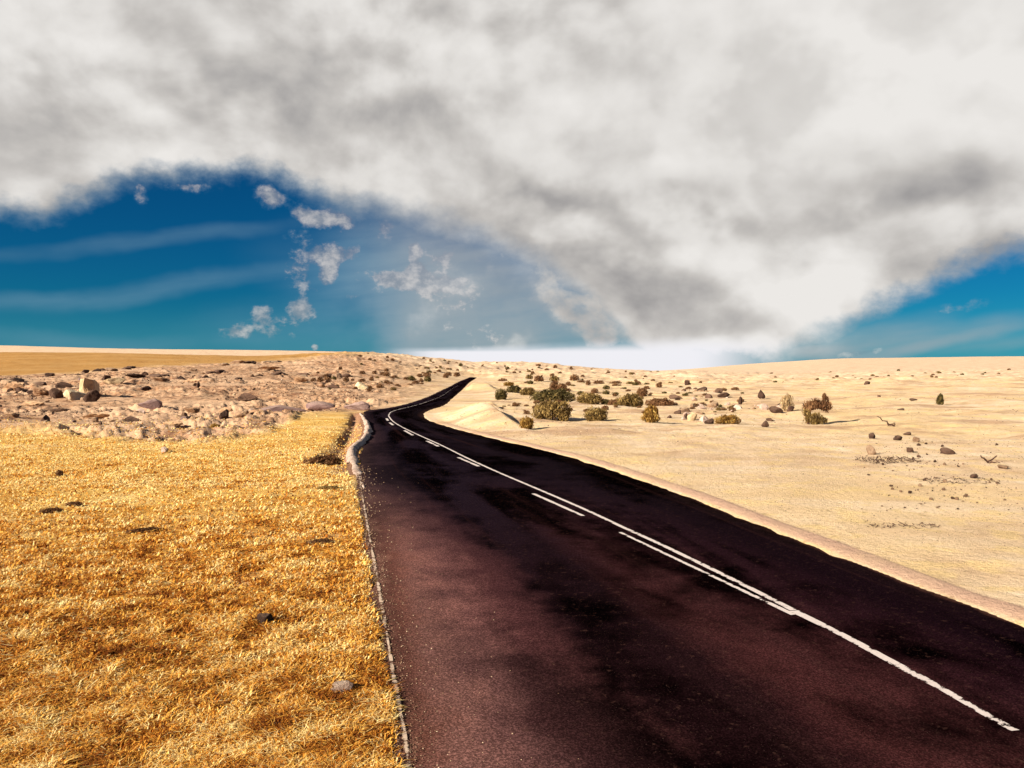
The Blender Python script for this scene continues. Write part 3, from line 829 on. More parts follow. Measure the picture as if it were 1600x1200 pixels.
def rock_verts(seed, cuts=9, sub=4, rough=0.1, sharp=0.75):
    r = np.random.RandomState(seed)
    bm = bmesh.new()
    bmesh.ops.create_icosphere(bm, subdivisions=sub, radius=1.0)
    V = np.array([v.co[:] for v in bm.verts]); F = np.array([[v.index for v in f.verts] for f in bm.faces])
    bm.free()
    for _ in range(cuts):
        nrm = r.normal(size=3); nrm /= np.linalg.norm(nrm)
        o = r.uniform(sharp * .75, sharp * 1.15)
        s = V @ nrm - o
        V = V - np.outer(np.clip(s, 0, None) * 0.93, nrm)
    nrmv = V / (np.linalg.norm(V, axis=1)[:, None] + 1e-9)
    nz = fbm(V[:, 0] * 1.3 + V[:, 2] * 1.1 + seed, V[:, 1] * 1.3 - V[:, 2] * .7 + 3 * seed, 0.9, 4)
    V = V + nrmv * (nz * rough * 2)[:, None]
    V[:, 2] -= V[:, 2].min() * 0.55
    return V, F

def rock_mesh(name, seed, mat, **kw):
    V, F = rock_verts(seed, **kw)
    V = V / np.abs(V[:, :2]).max()
    V[:, 2] *= 1.0 / V[:, 2].max()
    me = mesh_np(name, V, [F], [mat], smooth=False)
    return me       # footprint +-1, height 1 above the ground, a little below it

ROCKS = [rock_mesh('rock', s, ROCK, cuts=8 + s % 4, sub=3, sharp=.6) for s in range(8)]
DARKS = [rock_mesh('rock', 20 + s, DARK, cuts=9, sub=3, sharp=.6) for s in range(5)]
PALES = [rock_mesh('rock', 40 + s, PALE, cuts=9, sub=3, sharp=.6) for s in range(4)]
PINKS = [rock_mesh('rock', 50 + s, PINK, cuts=7, sub=3, sharp=.65) for s in range(4)]
PURPS = [rock_mesh('rock', 60 + s, PURP, cuts=8, sub=3, sharp=.7) for s in range(3)]
rnd = random.Random(11)

def place(name, me, px, py, wpx, hpx, label=None, cat='rock', group=None, rz=None, sink=0.0, depth=None, parent=None):
    x, y, _ = hit(px, py)
    s = y / FPX
    o = link(name, me, None, label=label, category=cat, group=group)
    zg = gz(x, y)
    o.location = (x, y, zg - sink * hpx * s)
    o.scale = (wpx * s / 2, (depth or wpx) * s / 2, hpx * s)
    o.rotation_euler = (0, 0, rnd.uniform(0, 6.28) if rz is None else R(rz))
    return o

# the large pale boulder
V, F = rock_verts(91, cuts=5, sub=5, rough=.05, sharp=.7)
for nrm, off in (((-.75, -.55, .25), .52), ((.55, -.75, .1), .62), ((.9, .1, .3), .66), ((0.1, .2, 1), .62), ((-.6, .7, .2), .7), ((.45, -.55, -.7), .42), ((.2, -.9, -.42), .5)):
    nrm = np.array(nrm) / np.linalg.norm(nrm)
    V = V - np.outer(np.clip(V @ nrm - off, 0, None), nrm)
V += (V / np.linalg.norm(V, axis=1)[:, None]) * (fbm(V[:, 0] * 2 + V[:, 2], V[:, 1] * 2 - V[:, 2], .8, 4) * .12)[:, None]
V[:, 2] -= V[:, 2].min(); V[:, 2] /= V[:, 2].max(); V[:, 2] -= .04; V[:, :2] /= np.abs(V[:, :2]).max()
BOUL = mesh_np('boulder', V, [F], [TAN], smooth=False)
place('rock', DARKS[3], 146, 629, 28, 19, 'dark shape standing in for the shaded hollow under the large cream boulder', rz=20, depth=14)  # dark shape added in place of the shadow in the boulder's hollow
place('boulder', BOUL, 137, 620, 40, 31, 'large cream boulder with a dark undercut side, biggest in the rubble field', 'boulder', rz=5)
place('rock', PALES[0], 118, 626, 34, 18, 'cream slab of rock leaning against the foot of the large cream boulder', rz=30)
place('rock', DARKS[0], 88, 622, 22, 16, 'dark jagged rock near the large cream boulder, on its road-less side', rz=70)
place('rock', PALES[1], 178, 600, 40, 10, 'long low cream ledge of rock just behind the large cream boulder', rz=10, depth=20)
place('rock', DARKS[1], 167, 598, 12, 11, 'small black rock between the cream boulder and the cream ledge', rz=100)
place('rock', PURPS[0], 237, 639, 42, 15, 'smooth purple dome of rock in the middle of the bare sandy patch', rz=10, depth=26)
place('rock', PURPS[1], 440, 639, 96, 13, 'wide low purple grey slab of rock at the edge of the golden field', rz=4, depth=46)
place('rock', PURPS[2], 500, 639, 50, 13, 'broken purple slab with pale chips at the end of the wide slab', rz=-8, depth=30)
place('rock', PURPS[0], 560, 641, 46, 14, 'mound with the shade of a bank in its purple brown colour where the road bends away uphill', rz=5, depth=24)  # purple colour carries the shade of the roadside bank
place('rock', DARKS[2], 351, 659, 18, 16, 'dark brown upright rock behind a small golden bush in the rubble', rz=40)
place('rock', DARKS[3], 229, 610, 18, 7, 'low black rock with a pale chip on the bare sandy patch', rz=15)
place('rock', DARKS[4], 310, 608, 7, 9, 'small black upright stone standing alone on pale sand', rz=15)
place('rock', PALES[2], 565, 608, 24, 12, 'cream block of rock among brush above the road bend', rz=15)
place('rock', PINKS[0], 257, 707, 18, 9, 'flat tan stone lying alone in the golden grass', cat='stone', rz=20)
place('rock', DARKS[1], 415, 977, 28, 18, 'dark brown stone half hidden in the near golden grass', cat='stone', rz=20)
place('rock', PINKS[1], 535, 1085, 44, 22, 'grey pinkish flat stone in the grass beside the shoulder', cat='stone', rz=10, depth=34)

# ledges of dark rock along the top of the rubble field
k = 0
for (xa, xb, ya, yb, n, w, h) in [(0, 62, 598, 603, 8, 18, 9), (70, 135, 590, 585, 6, 14, 6), (150, 206, 579, 577, 5, 15, 6), (212, 280, 588, 590, 5, 15, 6), (290, 352, 581, 582, 6, 16, 6),
                                 (355, 440, 570, 566, 7, 16, 5), (400, 470, 586, 588, 6, 14, 6), (470, 560, 591, 589, 6, 15, 7), (300, 400, 592, 590, 4, 13, 5), (20, 60, 612, 616, 3, 16, 8)]:
    for i in range(n):
        t = (i + rnd.uniform(-.4, .4)) / max(n - 1, 1)
        place('rock', rnd.choice(DARKS + ROCKS[:3]), xa + (xb - xa) * t, ya + (yb - ya) * t + rnd.uniform(-2, 2), w * rnd.uniform(.7, 1.7), h * rnd.uniform(.7, 1.4),
              'dark brown rock in the broken ledges along the top of the rubble field', 'rock', 'dark ledge rocks above the rubble field', sink=rnd.uniform(.1, .35))
# eroded outcrops standing out of the rubble
def crag(seed):
    V, F = rock_verts(seed, cuts=7, sub=5, sharp=.6, rough=.13)
    d3 = V / (np.linalg.norm(V, axis=1)[:, None] + 1e-9)
    V = V + d3 * (np.abs(fbm(V[:, 0] * 2 + V[:, 2] * 3 + seed, V[:, 1] * 2 - V[:, 2] * 2, .8, 5, .6)) * .5 - .1)[:, None]
    V /= np.abs(V[:, :2]).max(); V[:, 2] = (V[:, 2] - np.quantile(V[:, 2], .12)) / (V[:, 2].max() - np.quantile(V[:, 2], .12))
    return mesh_np('rock_outcrop', V, [F], [TAN2 if seed % 3 else DARK], smooth=False)
TAN2 = rock_material('weathered_rock', (0.13, 0.06, 0.03), (0.36, 0.21, 0.12), (0.55, 0.36, 0.21), (0.56, 0.37, 0.22))
CRAGS = [crag(s_) for s_ in range(100, 106)]
for i, (x, y, w, h) in enumerate([(24, 610, 52, 15), (64, 618, 40, 12), (98, 608, 34, 10), (48, 634, 44, 9), (18, 652, 34, 8), (96, 645, 46, 10), (150, 652, 50, 9), (186, 644, 34, 8), (205, 662, 46, 9), (266, 664, 42, 9), (300, 650, 36, 9), (318, 666, 34, 9), (378, 656, 46, 14),
                                  (404, 662, 32, 9), (385, 632, 44, 12), (300, 596, 40, 7), (250, 596, 34, 7), (210, 590, 40, 6), (420, 580, 46, 6), (470, 600, 34, 7), (520, 606, 30, 7), (352, 642, 30, 9)]):
    place('rock_outcrop', CRAGS[i % 6], x, y, w, h, 'eroded brown crag half sunk in the rubble field behind the grass', 'rock', 'eroded crags of the rubble field', rz=rnd.uniform(-25, 25), depth=w * .5)
# loose rubble
cnt = 0
while cnt < 130:
    x = rnd.uniform(-10, 560); y = rnd.uniform(584, 686)
    lo = np.interp(x, [0, 200, 330, 420, 470, 560], [670, 682, 686, 668, 646, 640])
    if y > lo: continue
    if 165 < x < 300 and 603 < y < 632 and rnd.random() < .93: continue
    if 400 < x < 560 and 602 < y < 620 and rnd.random() < .6: continue
    big = rnd.random()
    w = (4 + 9 * big ** 3) * (0.7 + (y - 580) / 110)
    me = rnd.choice(ROCKS + ROCKS + DARKS + PINKS[:2] + PALES[:1] + PURPS)
    place('rock', me, x, y, w, w * rnd.uniform(.4, .8), 'small rough stone strewn over the rubble field behind the golden grass', 'rock', 'loose stones of the rubble field', sink=rnd.uniform(.1, .35))
    cnt += 1

# right-hand stones
for (x, y, w, h, M, l, rz) in [
    (1055, 622, 26, 8, DARKS[0], 'dark low rock just behind the row of brown bushes right of the road', 0), (1074, 604, 9, 8, DARKS[1], 'small dark wedge of rock on pale sand behind the stone scatter', 40),
    (1098, 608, 20, 7, DARKS[2], 'dark rock with a pale cap, farthest in the stone scatter', 15), (1132, 618, 22, 8, DARKS[3], 'dark jagged rock above the middle of the stone scatter', -20),
    (1157, 631, 8, 13, DARKS[4], 'dark narrow upright rock in the stone scatter', 10), (1212, 649, 24, 10, DARKS[0], 'dark brown humped rock between pale bush and stone scatter', 10),
    (1235, 647, 12, 9, DARKS[1], 'small dark rock at the foot of the pale straw bush', 80), (1114, 636, 26, 10, ROCKS[3], 'brown rock in the middle of the stone scatter', 10),
    (1072, 655, 9, 10, DARKS[3], 'dark rock tucked behind the cream block of the stone scatter', 10), (1083, 656, 18, 13, PALES[3], 'cream block standing at the front of the stone scatter', 20),
    (1100, 658, 15, 11, PINKS[2], 'pinkish grey rounded rock at the front of the stone scatter', 0), (1109, 660, 18, 9, DARKS[2], 'dark rock between the pinkish rounded rock and the golden bush', 0),
    (1355, 603, 12, 6, DARKS[4], 'dark rock on the far edge of the sand plain', 0), (1427, 628, 14, 4, DARKS[0], 'flat dark stone alone on the sand near the two-tier bush', 0),
    (1374, 623, 6, 4, DARKS[1], 'tiny dark stone alone on the far sand', 0), (1408, 646, 13, 4, DARKS[2], 'flat dark brown stone on pale sand in front of the two-tier bush', 0),
    (1363, 688, 17, 10, DARKS[3], 'dark jagged stone below the driftwood branch', 30), (1361, 711, 15, 15, ROCKS[4], 'rounded rusty brown stone at the edge of the twig litter', 0),
    (1403, 690, 17, 8, DARKS[4], 'dark flat-topped stone beside the jagged stone on the sand', 0), (1423, 707, 12, 8, DARKS[1], 'small dark brown stone behind the twig litter', 0),
    (1480, 709, 24, 10, DARKS[0], 'dark pointed heap of stone on the open sand', 0), (1418, 676, 15, 5, DARKS[2], 'thin dark stone beyond the jagged stone', 0), (1567, 733, 18, 6, ROCKS[1], 'brown stone with a black end near the forked branch', 0),
    (1523, 747, 16, 7, DARKS[3], 'small dark stone in the gravelly sand below the forked branch', 0), (1432, 694, 12, 8, ROCKS[5], 'brown stone above the twig litter', 0)]:
    place('rock', M, x, y, w, h, l, 'rock', rz=rz)
def cone(seed):
    V, F = rock_verts(seed, cuts=5, sub=3, sharp=.8, rough=.05)
    V[:, 2] -= V[:, 2].min(); V[:, 2] /= V[:, 2].max()
    V[:, :2] *= (1.05 - 0.88 * V[:, 2:3]) / 0.8
    V[:, 0] -= .25 * V[:, 2]
    V[:, 2] -= .06
    return mesh_np('rock', V, [F], [DARK], smooth=False)
CONE = cone(77)
place('rock', CONE, 1190, 625, 13, 15, 'pointed reddish brown rock like a cone on the far sand', rz=0)
place('rock', CONE, 1195, 671, 13, 12, 'small dark pointed rock like a cone in front of the stone scatter', rz=160)
for i in range(78):
    t = rnd.random()
    x = rnd.uniform(1045, 1225); y = rnd.uniform(606, 656)
    if x > 1140 and y < 630: continue
    w = 4 + 13 * rnd.random() ** 2
    place('rock', rnd.choice(PINKS + PINKS + DARKS + ROCKS), x, y, w, w * rnd.uniform(.4, .75), 'small stone of the mixed pale and dark stone scatter behind the golden bush', 'rock', 'stones of the scatter right of the road', sink=rnd.uniform(.05, .3))
for i in range(95):
    x = rnd.gauss(1460, 75); y = rnd.uniform(690, 800)
    if not (1340 < x < 1615): continue
    w = 2.5 + 5 * rnd.random() ** 3
    place('pebble', rnd.choice(DARKS + ROCKS), x, y, w, w * rnd.uniform(.4, .8), 'tiny dark pebble strewn on the open sand right of the road', 'pebble', 'pebbles on the open sand')

# gravel and the uncounted small rubble
def stones(name, x, y, rad_, mat, label, cat, seed):
    r = np.random.RandomState(seed)
    n = len(x)
    z = ground_z(x, y)
    on, _ = road_dist(x, y)
    z = np.where(on < 0.05, np.maximum(z, road_surface_z(x, y)), z)
    T = np.array([[0, 0, 1], [.9, 0, .1], [.1, .8, .25], [-.8, .15, .0], [-.1, -.85, .15]], float)
    F = np.array([[0, 1, 2], [0, 2, 3], [0, 3, 4], [0, 4, 1]])
    V = T[None] * r.uniform(.6, 1.3, (n, 5, 3)) * rad_[:, None, None]
    V[:, :, 2] *= .75
    a = r.uniform(0, 6.28, n); c, s_ = np.cos(a)[:, None], np.sin(a)[:, None]
    X = V[:, :, 0] * c - V[:, :, 1] * s_; Y = V[:, :, 0] * s_ + V[:, :, 1] * c
    V = np.stack([X + x[:, None], Y + y[:, None], V[:, :, 2] + z[:, None] - .15 * rad_[:, None]], -1).reshape(-1, 3)
    me = mesh_np(name, V, [(np.arange(n)[:, None, None] * 5 + F[None]).reshape(-1, 3)], [mat], smooth=False)
    attr_f(me, 'tone', np.repeat(r.rand(n), 5))
    link(name, me, kind='stuff', label=label, category=cat)
gv, N, gvb = new_mat('gravel_stone')
N.put(gvb.inputs['Base Color'], N.ramp(N.attr('tone'), [(0.0, (0.04, 0.02, 0.013)), (0.5, (0.14, 0.075, 0.045)), (0.8, (0.30, 0.185, 0.115)), (1.0, (0.55, 0.40, 0.27))]))
rg = np.random.RandomState(21)
d = 1 / rg.uniform(1 / 110, 1 / 11, 26000); pxx = rg.uniform(640, 1760, 26000); x = (pxx - 800) / FPX * d; y = d
dd, sdd = road_dist(x, y)
k = (dd > .9) & (sdd > 0) & (rg.rand(len(x)) < np.clip(.10 + 2.2 * fbm(x, y, 9, 3) + .8 * fbm(x, y, 1.5, 2), .015, .9))
stones('gravel', x[k], y[k], np.maximum(.012, .0007 * d[k]) * rg.uniform(.5, 2.2, k.sum()), gv, 'sparse brown and pale gravel spread over the open sand right of the road', 'gravel', 22)
d = 1 / rg.uniform(1 / 165, 1 / 52, 16000); pxx = rg.uniform(-60, 620, 16000); x = (pxx - 800) / FPX * d; y = d
z0_ = base_z(x, y)
_, _, _, rz_, _, _ = zones(x, y, z0_)
dd, _ = road_dist(x, y)
k = (rz_ > .5) & (dd > 2.5) & (rg.rand(len(x)) < np.clip(.35 + 2.4 * fbm(x, y, 7, 3), .03, 1))
stones('rubble', x[k], y[k], .0011 * d[k] * rg.uniform(.5, 2.0, k.sum()), gv, 'fine brown broken rubble spread between the rocks behind the golden grass', 'rubble', 23)
d = 1 / rg.uniform(1 / 32, 1 / 7, 5000)
x = np.interp(d, RL[:, 1][:NS * 8], RL[:, 0][:NS * 8]) + np.where(rg.rand(5000) < .6, rg.normal(.02, .13, 5000), rg.exponential(.35, 5000)); y = d
stones('shoulder_grit', x, y, np.maximum(.008, .0009 * d) * rg.uniform(.4, 1.7, 5000), gv, 'loose grit and pebbles along the worn edge between grass and road', 'grit', 24)

# ------------------------------------------------------------------ twigs and branches
tm, N, tb = new_mat('dead_wood')
oc = N.new('ShaderNodeTexCoord').outputs['Object']
N.put(tb.inputs['Base Color'], N.ramp(N.noise(oc, 5.0, 5, .65), [(0.3, (0.035, 0.016, 0.012)), (0.6, (0.10, 0.05, 0.033)), (0.8, (0.18, 0.10, 0.07))]))

def tube(P, r0, r1, V, F, sides=6):
    P = [np.array(p, float) for p in P]
    b = len(V)
    for i, p in enumerate(P):
        t = P[min(i + 1, len(P) - 1)] - P[max(i - 1, 0)]; t /= np.linalg.norm(t) + 1e-9
        a = np.cross(t, [0.31, 0.2, 0.93]); a /= np.linalg.norm(a) + 1e-9; c2 = np.cross(t, a)
        rad_ = r0 + (r1 - r0) * i / (len(P) - 1)
        for k in range(sides):
            an = 2 * math.pi * k / sides
            V.append(p + rad_ * (a * math.cos(an) + c2 * math.sin(an)))
    for i in range(len(P) - 1):
        for k in range(sides):
            F.append((b + i * sides + k, b + i * sides + (k + 1) % sides, b + (i + 1) * sides + (k + 1) % sides, b + (i + 1) * sides + k))

def bent(a, b, n, amp, r):
    a = np.array(a, float); b = np.array(b, float)
    return [a + (b - a) * i / n + (r.normal(0, amp, 3) if 0 < i < n else 0) for i in range(n + 1)]

def branch_mesh(seed, forks):
    r = np.random.RandomState(seed); V, F = [], []
    for a, b, r0, r1 in forks: tube(bent(a, b, 6, .03, r), r0, r1, V, F)
    return mesh_np('branch', np.array(V), [np.array(F)], [tm])
DRIFT = branch_mesh(1, [((.5, 0, .02), (-.5, 0, .62), .055, .02), ((.15, 0, .2), (.05, -.12, 0.0), .03, .015), ((.5, 0, .02), (.62, .1, .22), .03, .012), ((.35, 0, .1), (.5, -.1, .3), .02, .01)])
place('driftwood_branch', DRIFT, 1384, 668, 56, 26, 'dark dead branch propped up on the sand at a slant', 'branch', rz=5)
FORK = branch_mesh(2, [((-.75, 0, .55), (-.1, 0, .05), .05, .07), ((-.1, 0, .05), (.8, .1, .5), .07, .04), ((-.1, 0, .05), (.6, -.5, .08), .06, .03), ((.2, 0, .2), (.5, .4, .12), .04, .02)])
place('forked_branch', FORK, 1545, 726, 38, 22, 'forked dark branch lying like a shallow letter on open sand', 'branch', rz=8)
def litter(seed, n, sx_, sy_):
    r = np.random.RandomState(seed); V, F = [], []
    for i in range(n):
        p = np.array([r.uniform(-1, 1), r.uniform(-1, 1), r.uniform(.05, .7) ** 2])
        a = r.uniform(0, 6.28); l = r.uniform(.05, .18)
        tube(bent(p, p + np.array([math.cos(a) * l, math.sin(a) * l * 2, r.uniform(-.25, .35)]), 4, .02, r), .022, .010, V, F, 4)
    return mesh_np('twig_litter', np.array(V), [np.array(F)], [tm])
LIT = litter(5, 190, 1, 1)
o = place('twig_litter', LIT, 1392, 722, 92, 11, 'tangle of rusty dead twigs strewn below the rounded rusty stone', 'twigs', rz=6, depth=60)
o = place('twig_litter', litter(6, 90, 1, 1), 1412, 824, 112, 10, 'thin tangle of reddish dry twigs nearest the road on the open sand', 'twigs', rz=4, depth=34)
o = place('twig_litter', litter(8, 80, 1, 1), 1500, 752, 110, 8, 'sparse dry twigs strewn in the gravelly sand below the forked branch', 'twigs', rz=0, depth=60)

# ------------------------------------------------------------------ shrubs
def leaf_material(name, stops):
    m, N, b = new_mat(name)
    cc = N.ramp(N.attr('tone'), stops)
    N.put(b.inputs['Base Color'], cc)
    t = N.new('ShaderNodeBsdfTranslucent'); N.put(t.inputs[0], cc)
    x = N.new('ShaderNodeMixShader'); x.inputs[0].default_value = 0.2
    N.t.links.new(b.outputs[0], x.inputs[1]); N.t.links.new(t.outputs[0], x.inputs[2])
    o = [k for k in N.t.nodes if k.type == 'OUTPUT_MATERIAL'][0]
    N.t.links.new(x.outputs[0], o.inputs[0])
    return m
GREEN = leaf_material('dark_green_leaf', [(0.0, (0.022, 0.018, 0.007)), (0.5, (0.085, 0.066, 0.022)), (1.0, (0.24, 0.17, 0.06))])
OLIVE = leaf_material('olive_leaf', [(0.0, (0.06, 0.033, 0.012)), (0.5, (0.19, 0.12, 0.038)), (1.0, (0.42, 0.29, 0.105))])
GOLD = leaf_material('golden_leaf', [(0.0, (0.11, 0.05, 0.012)), (0.5, (0.30, 0.16, 0.035)), (1.0, (0.50, 0.34, 0.10))])
BROWN = leaf_material('brown_leaf', [(0.0, (0.05, 0.021, 0.01)), (0.5, (0.18, 0.085, 0.038)), (1.0, (0.38, 0.21, 0.10))])
STRAW = leaf_material('straw_leaf', [(0.0, (0.25, 0.15, 0.07)), (0.5, (0.42, 0.29, 0.15)), (1.0, (0.58, 0.44, 0.25))])

def foliage(seed, n, lobes, leaf, mat, name='foliage', upright=0.5):
    """lobes: (cx, cy, cz, rx, ry, rz) in a +-1 footprint, height 1"""
    r = np.random.RandomState(seed)
    wts = np.array([l[3] * l[4] * l[5] for l in lobes]) ** .7; wts /= wts.sum()
    which = r.choice(len(lobes), n, p=wts)
    L = np.array(lobes)[which]
    u = r.normal(size=(n, 3)); u /= np.linalg.norm(u, axis=1)[:, None]
    rad_ = r.uniform(.35, 1.0, n) ** .5 * (1 + .65 * fbm(u[:, 0] * 2 + which * 7.1, u[:, 1] * 2 + u[:, 2] * 1.5, .8, 3))
    C = L[:, :3] + u * L[:, 3:] * rad_[:, None]
    low = C[:, 2] < 0.0
    C[low, 2] = np.abs(C[low, 2]) * .3
    a = r.normal(size=(n, 3)); a[:, 2] += upright * 2; a /= np.linalg.norm(a, axis=1)[:, None]
    b = np.cross(a, r.normal(size=(n, 3))); b /= np.linalg.norm(b, axis=1)[:, None] + 1e-9
    s = leaf * r.uniform(.6, 1.5, n)[:, None]
    V = np.stack([C - a * s, C + b * s * .42, C + a * s * 1.2, C - b * s * .42], 1).reshape(-1, 3)
    F = np.arange(n)[:, None] * 4 + np.array([[0, 1, 2, 3]])
    me = mesh_np(name, V, [F], [mat], smooth=False)
    cl = fbm(C[:, 0] * 1.0 + which * 3, C[:, 1] + C[:, 2] * 1.7, .45, 3)
    attr_f(me, 'tone', np.repeat(np.clip(.48 + .75 * cl + r.normal(0, .17, n), 0, 1), 4))
    return me

def stems(seed, n, lobes):
    r = np.random.RandomState(seed + 500); V, F = [], []
    for i in range(n):
        l = lobes[i % len(lobes)]
        e = np.array([l[0] + r.uniform(-.7, .7) * l[3], l[1] + r.uniform(-.7, .7) * l[4], min(l[2] + r.uniform(-.2, .6) * l[5], 1.0)])
        b = np.array([l[0] * .75 + r.uniform(-.12, .12), l[1] * .75 + r.uniform(-.12, .12), -.08])
        tube(bent(b, e, 4, .03, r), .028, .008, V, F, 5)
    return mesh_np('stem', np.array(V), [np.array(F)], [tm])

DOME = [(0, 0, .42, .85, .85, .52), (-.4, .1, .35, .5, .5, .4), (.42, -.1, .38, .5, .5, .45), (.05, -.3, .55, .4, .4, .4)]
WIDE = [(-.62, 0, .36, .36, .6, .42), (-.2, .1, .45, .4, .7, .48), (.22, -.1, .48, .42, .7, .5), (.66, 0, .38, .34, .6, .42), (-.38, -.3, .6, .2, .3, .34), (.4, .2, .68, .22, .3, .3)]
TALL = [(0, 0, .3, .8, .8, .34), (.05, 0, .66, .62, .62, .36), (-.25, .1, .5, .5, .5, .4)]
SHAG = [(-.55, 0, .4, .4, .6, .42), (0, 0, .52, .55, .8, .48), (.5, .1, .5, .46, .7, .46), (.2, -.2, .74, .3, .4, .26), (-.3, .1, .72, .3, .4, .22), (.74, -.1, .3, .26, .4, .3)]
def kit(seed, lobes, mat, n=2600, leaf=.075, upright=.5):
    return foliage(seed, n, lobes, leaf, mat, upright=upright), stems(seed, 16, lobes)
KITS = {
    'green_wide': kit(1, WIDE, GREEN, 3600, .06), 'green_dome': kit(2, DOME, GREEN, 2600, .08), 'green_tall': kit(3, TALL, GREEN, 2200, .09), 'brown_tall': kit(4, TALL, BROWN, 2000, .09),
    'olive_shag': kit(5, SHAG, OLIVE, 4200, .06, 1.0), 'olive_dome': kit(6, DOME, OLIVE, 2600, .075), 'olive_wide': kit(7, WIDE, OLIVE, 3200, .07, .8), 'gold_dome': kit(8, DOME, GOLD, 2400, .085, .8),
    'gold_tall': kit(9, TALL, GOLD, 2600, .075), 'brown_wide': kit(10, WIDE, BROWN, 3000, .07), 'gold_wide': kit(11, WIDE, GOLD, 2600, .07), 'straw_tall': kit(12, TALL, STRAW, 1100, .08, 1.0), 'brown_dome': kit(13, DOME, BROWN, 2200, .08),
}
def shrub(kind, px, py, wpx, hpx, label, depth=None, rz=None, name='shrub', cat='bush'):
    x, y, _ = hit(px, py)
    s = y / FPX
    root = bpy.data.objects.new(name, None); col.objects.link(root)
    root['label'] = label; root['category'] = cat
    root.empty_display_size = 0.2
    root.location = (x, y, gz(x, y) - .02)
    root.rotation_euler = (0, 0, R(rz) if rz is not None else rnd.uniform(-.5, .5))
    root.scale = (wpx * s / 2, (depth or min(wpx, hpx * 1.6)) * s / 2, hpx * s)
    for nm, me in zip(('foliage', 'stem'), KITS[kind]): link(nm, me, root)
    return root
for a in [
    ('green_dome', 783, 624, 20, 18, 'dark green upright bush, nearest the road in the green row'), ('green_wide', 803, 617, 24, 12, 'low dark green bush behind the upright one by the road'),
    ('olive_wide', 824, 619, 24, 12, 'small olive brown bush between the dark green bushes'), ('green_wide', 864, 627, 68, 21, 'widest dark green bush, dense and low on the sand'),
    ('brown_tall', 866, 613, 17, 16, 'tall brown bush rising behind the widest dark green bush'), ('brown_dome', 878, 614, 18, 13, 'brown rounded bush touching the tall brown one behind the widest bush'),
    ('olive_shag', 861, 658, 62, 31, 'big shaggy olive bush in front of the widest dark green bush'), ('gold_dome', 823, 674, 23, 20, 'small golden bush nearest the road with a long shadow'),
    ('olive_dome', 920, 633, 42, 18, 'rounded olive bush right of the widest dark green bush'), ('olive_dome', 931, 660, 38, 23, 'round dark olive bush standing alone with its shadow on sand'),
    ('green_dome', 946, 633, 15, 9, 'small dark green bush between two olive bushes'), ('olive_wide', 985, 637, 40, 21, 'wide olive bush behind the golden brown upright one'),
    ('brown_dome', 960, 635, 22, 12, 'small brown bush against the side of the wide olive bush'), ('brown_dome', 1003, 617, 19, 14, 'brown bush alone on sand behind the wide olive bush'),
    ('brown_wide', 1030, 634, 44, 13, 'long low brown bush beside the stone scatter'), ('gold_tall', 1017, 661, 31, 27, 'golden brown upright bush with a dark side in front of the low brown bush'),
    ('gold_wide', 1137, 662, 42, 15, 'low golden bush at the front of the stone scatter'), ('straw_tall', 1230, 646, 24, 26, 'pale straw coloured thin bush beside the windswept bush'),
    ('gold_dome', 795, 604, 18, 8, 'small orange bush far behind the green row'), ('gold_dome', 336, 671, 18, 14, 'small golden bush among stones of the rubble field'),
    ('green_tall', 1469, 637, 13, 17, 'lone dark two-tier bush on the open far sand'), ('brown_wide', 505, 724, 62, 20, 'heap of rusty dead brush at the end of the brown gully'),
    ('brown_dome', 93, 745, 13, 12, 'small dead brown bush alone in the golden field'), ('brown_dome', 182, 798, 0.1, .1, '')][:-1]:
    shrub(*a)
for x, y, w, h, l in [(80, 803, 34, 10, 'dark brown low tussock in the grass, the one farther from the road'), (116, 792, 26, 9, 'dark brown low tussock close to a bigger one in the grass'), (225, 832, 52, 9, 'spread of rusty dead weeds in the middle of the grass'),
                      (500, 850, 44, 9, 'rusty dead weeds in the grass close to the shoulder'), (515, 765, 44, 7, 'olive brown weeds in the grass just below the dead brush')]:
    shrub('brown_wide' if 'rusty' in l or 'dark' in l else 'olive_wide', x, y, w, h, l, name='weed_clump', cat='weeds')

# windswept shrub: low clump, leaning trunk, dark crown above
WS = [(-.15, 0, .18, .5, .5, .2), (.25, 0, .13, .45, .3, .12), (-.55, 0, .40, .24, .22, .24)]
WS2 = [(-.4, 0, .60, .36, .4, .15), (-.08, 0, .66, .36, .4, .17), (.28, 0, .62, .34, .35, .12), (.60, 0, .60, .34, .3, .17), (.55, 0, .77, .22, .24, .17), (.48, 0, .92, .14, .16, .09)]
f1 = foliage(31, 1500, WS, .05, OLIVE); f2 = foliage(32, 3000, WS2, .045, BROWN)
Vt, Ft = [], []
rr_ = np.random.RandomState(4)
tube(bent((-.45, 0, -.05), (-.62, 0, .5), 5, .02, rr_), .075, .05, Vt, Ft); tube(bent((-.62, 0, .48), (-.8, 0, .7), 4, .01, rr_), .05, .025, Vt, Ft)
tube(bent((-.6, 0, .45), (.1, 0, .58), 5, .02, rr_), .05, .03, Vt, Ft); tube(bent((.1, 0, .55), (.5, 0, .9), 5, .02, rr_), .035, .015, Vt, Ft)
trm = mesh_np('trunk', np.array(Vt), [np.array(Ft)], [tm])
x, y, _ = hit(1275, 661)
s = y / FPX
root = bpy.data.objects.new('windswept_shrub', None); col.objects.link(root)
root['label'] = 'dark windswept bush with leaning trunk and raised crown over bare sand'; root['category'] = 'bush'
root.location = (x, y, gz(x, y)); root.scale = (26 * s, 15 * s, 48 * s)
link('foliage', f1, root); link('crown', f2, root); link('trunk', trm, root)

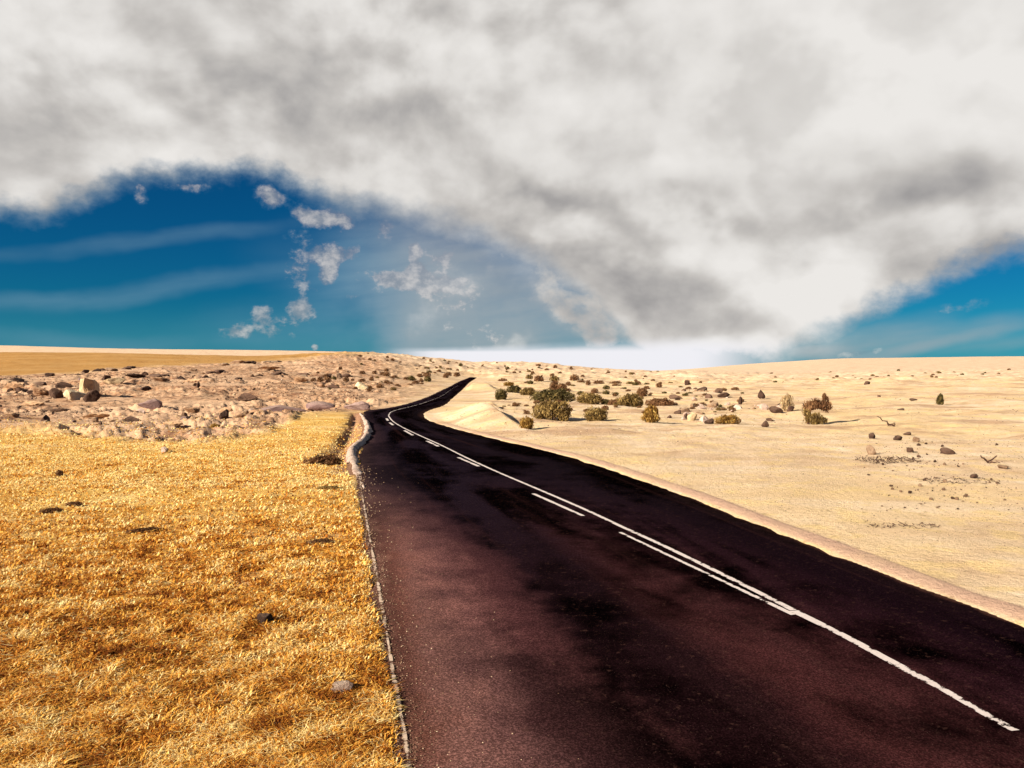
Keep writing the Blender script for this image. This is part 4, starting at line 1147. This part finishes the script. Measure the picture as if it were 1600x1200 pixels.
# far small bushes, single meshes
FAR = [foliage(60 + i, 420, [DOME, WIDE, TALL][i % 3], .14, [BROWN, OLIVE, BROWN, GREEN, BROWN][i % 5], name='small_bush') for i in range(6)]
for i in range(120):
    x = rnd.uniform(560, 1060); top = np.interp(x, [560, 600, 740, 900, 1060], [556, 555, 567, 575, 583])
    y = top + rnd.random() ** 1.3 * 20
    if abs(x - 735) < 14 and y > 584: continue
    w = rnd.uniform(3, 8)
    place('small_bush', rnd.choice(FAR), x, y, w, w * rnd.uniform(.4, .75), 'tiny dark bush dotted over the pale ridge behind the road', 'bush', 'tiny bushes on the far ridge', rz=rnd.uniform(-30, 30))
for i in range(115):
    x = rnd.uniform(785, 1160); y = rnd.uniform(598, 650)
    if x < 812 and y > 640: continue
    w = rnd.uniform(5, 13)
    place('small_bush', rnd.choice(FAR), x, y, w, w * rnd.uniform(.3, .6), 'small dry bush on the sand between the larger olive and green bushes', 'bush', 'small bushes among the larger ones', rz=rnd.uniform(-30, 30))
for x, y, w, h in [(785, 597, 16, 6), (827, 594, 12, 8), (842, 596, 20, 11), (866, 596, 16, 9), (897, 594, 16, 10), (908, 596, 14, 6), (919, 602, 10, 8), (936, 598, 22, 7), (962, 599, 20, 6), (985, 601, 14, 5), (700, 586, 12, 6), (714, 588, 14, 7)]:
    place('small_bush', rnd.choice(FAR), x, y, w, h, 'small brown bush in the far row between road crest and sand plain', 'bush', 'bushes of the far row', rz=0)
for i in range(70):
    x = rnd.uniform(470, 715); y = rnd.uniform(582, 612)
    if y > np.interp(x, [470, 600, 660, 715], [612, 612, 606, 590]): continue
    w = rnd.uniform(5, 13)
    place('small_bush', rnd.choice(FAR), x, y, w, w * rnd.uniform(.4, .7), 'small brown bush on the scrubby slope above the road bend', 'bush', 'bushes on the scrubby slope', rz=rnd.uniform(-30, 30))
for i in range(70):
    x = rnd.uniform(1180, 1600); y = rnd.uniform(584, 597) if x < 1520 else rnd.uniform(576, 594)
    w = rnd.uniform(3, 7)
    place('small_bush', rnd.choice(FAR), x, y, w, w * .5, 'tiny brown bush in the scrub line where the sand plain meets the far rise', 'bush', 'tiny bushes of the scrub line', rz=0)
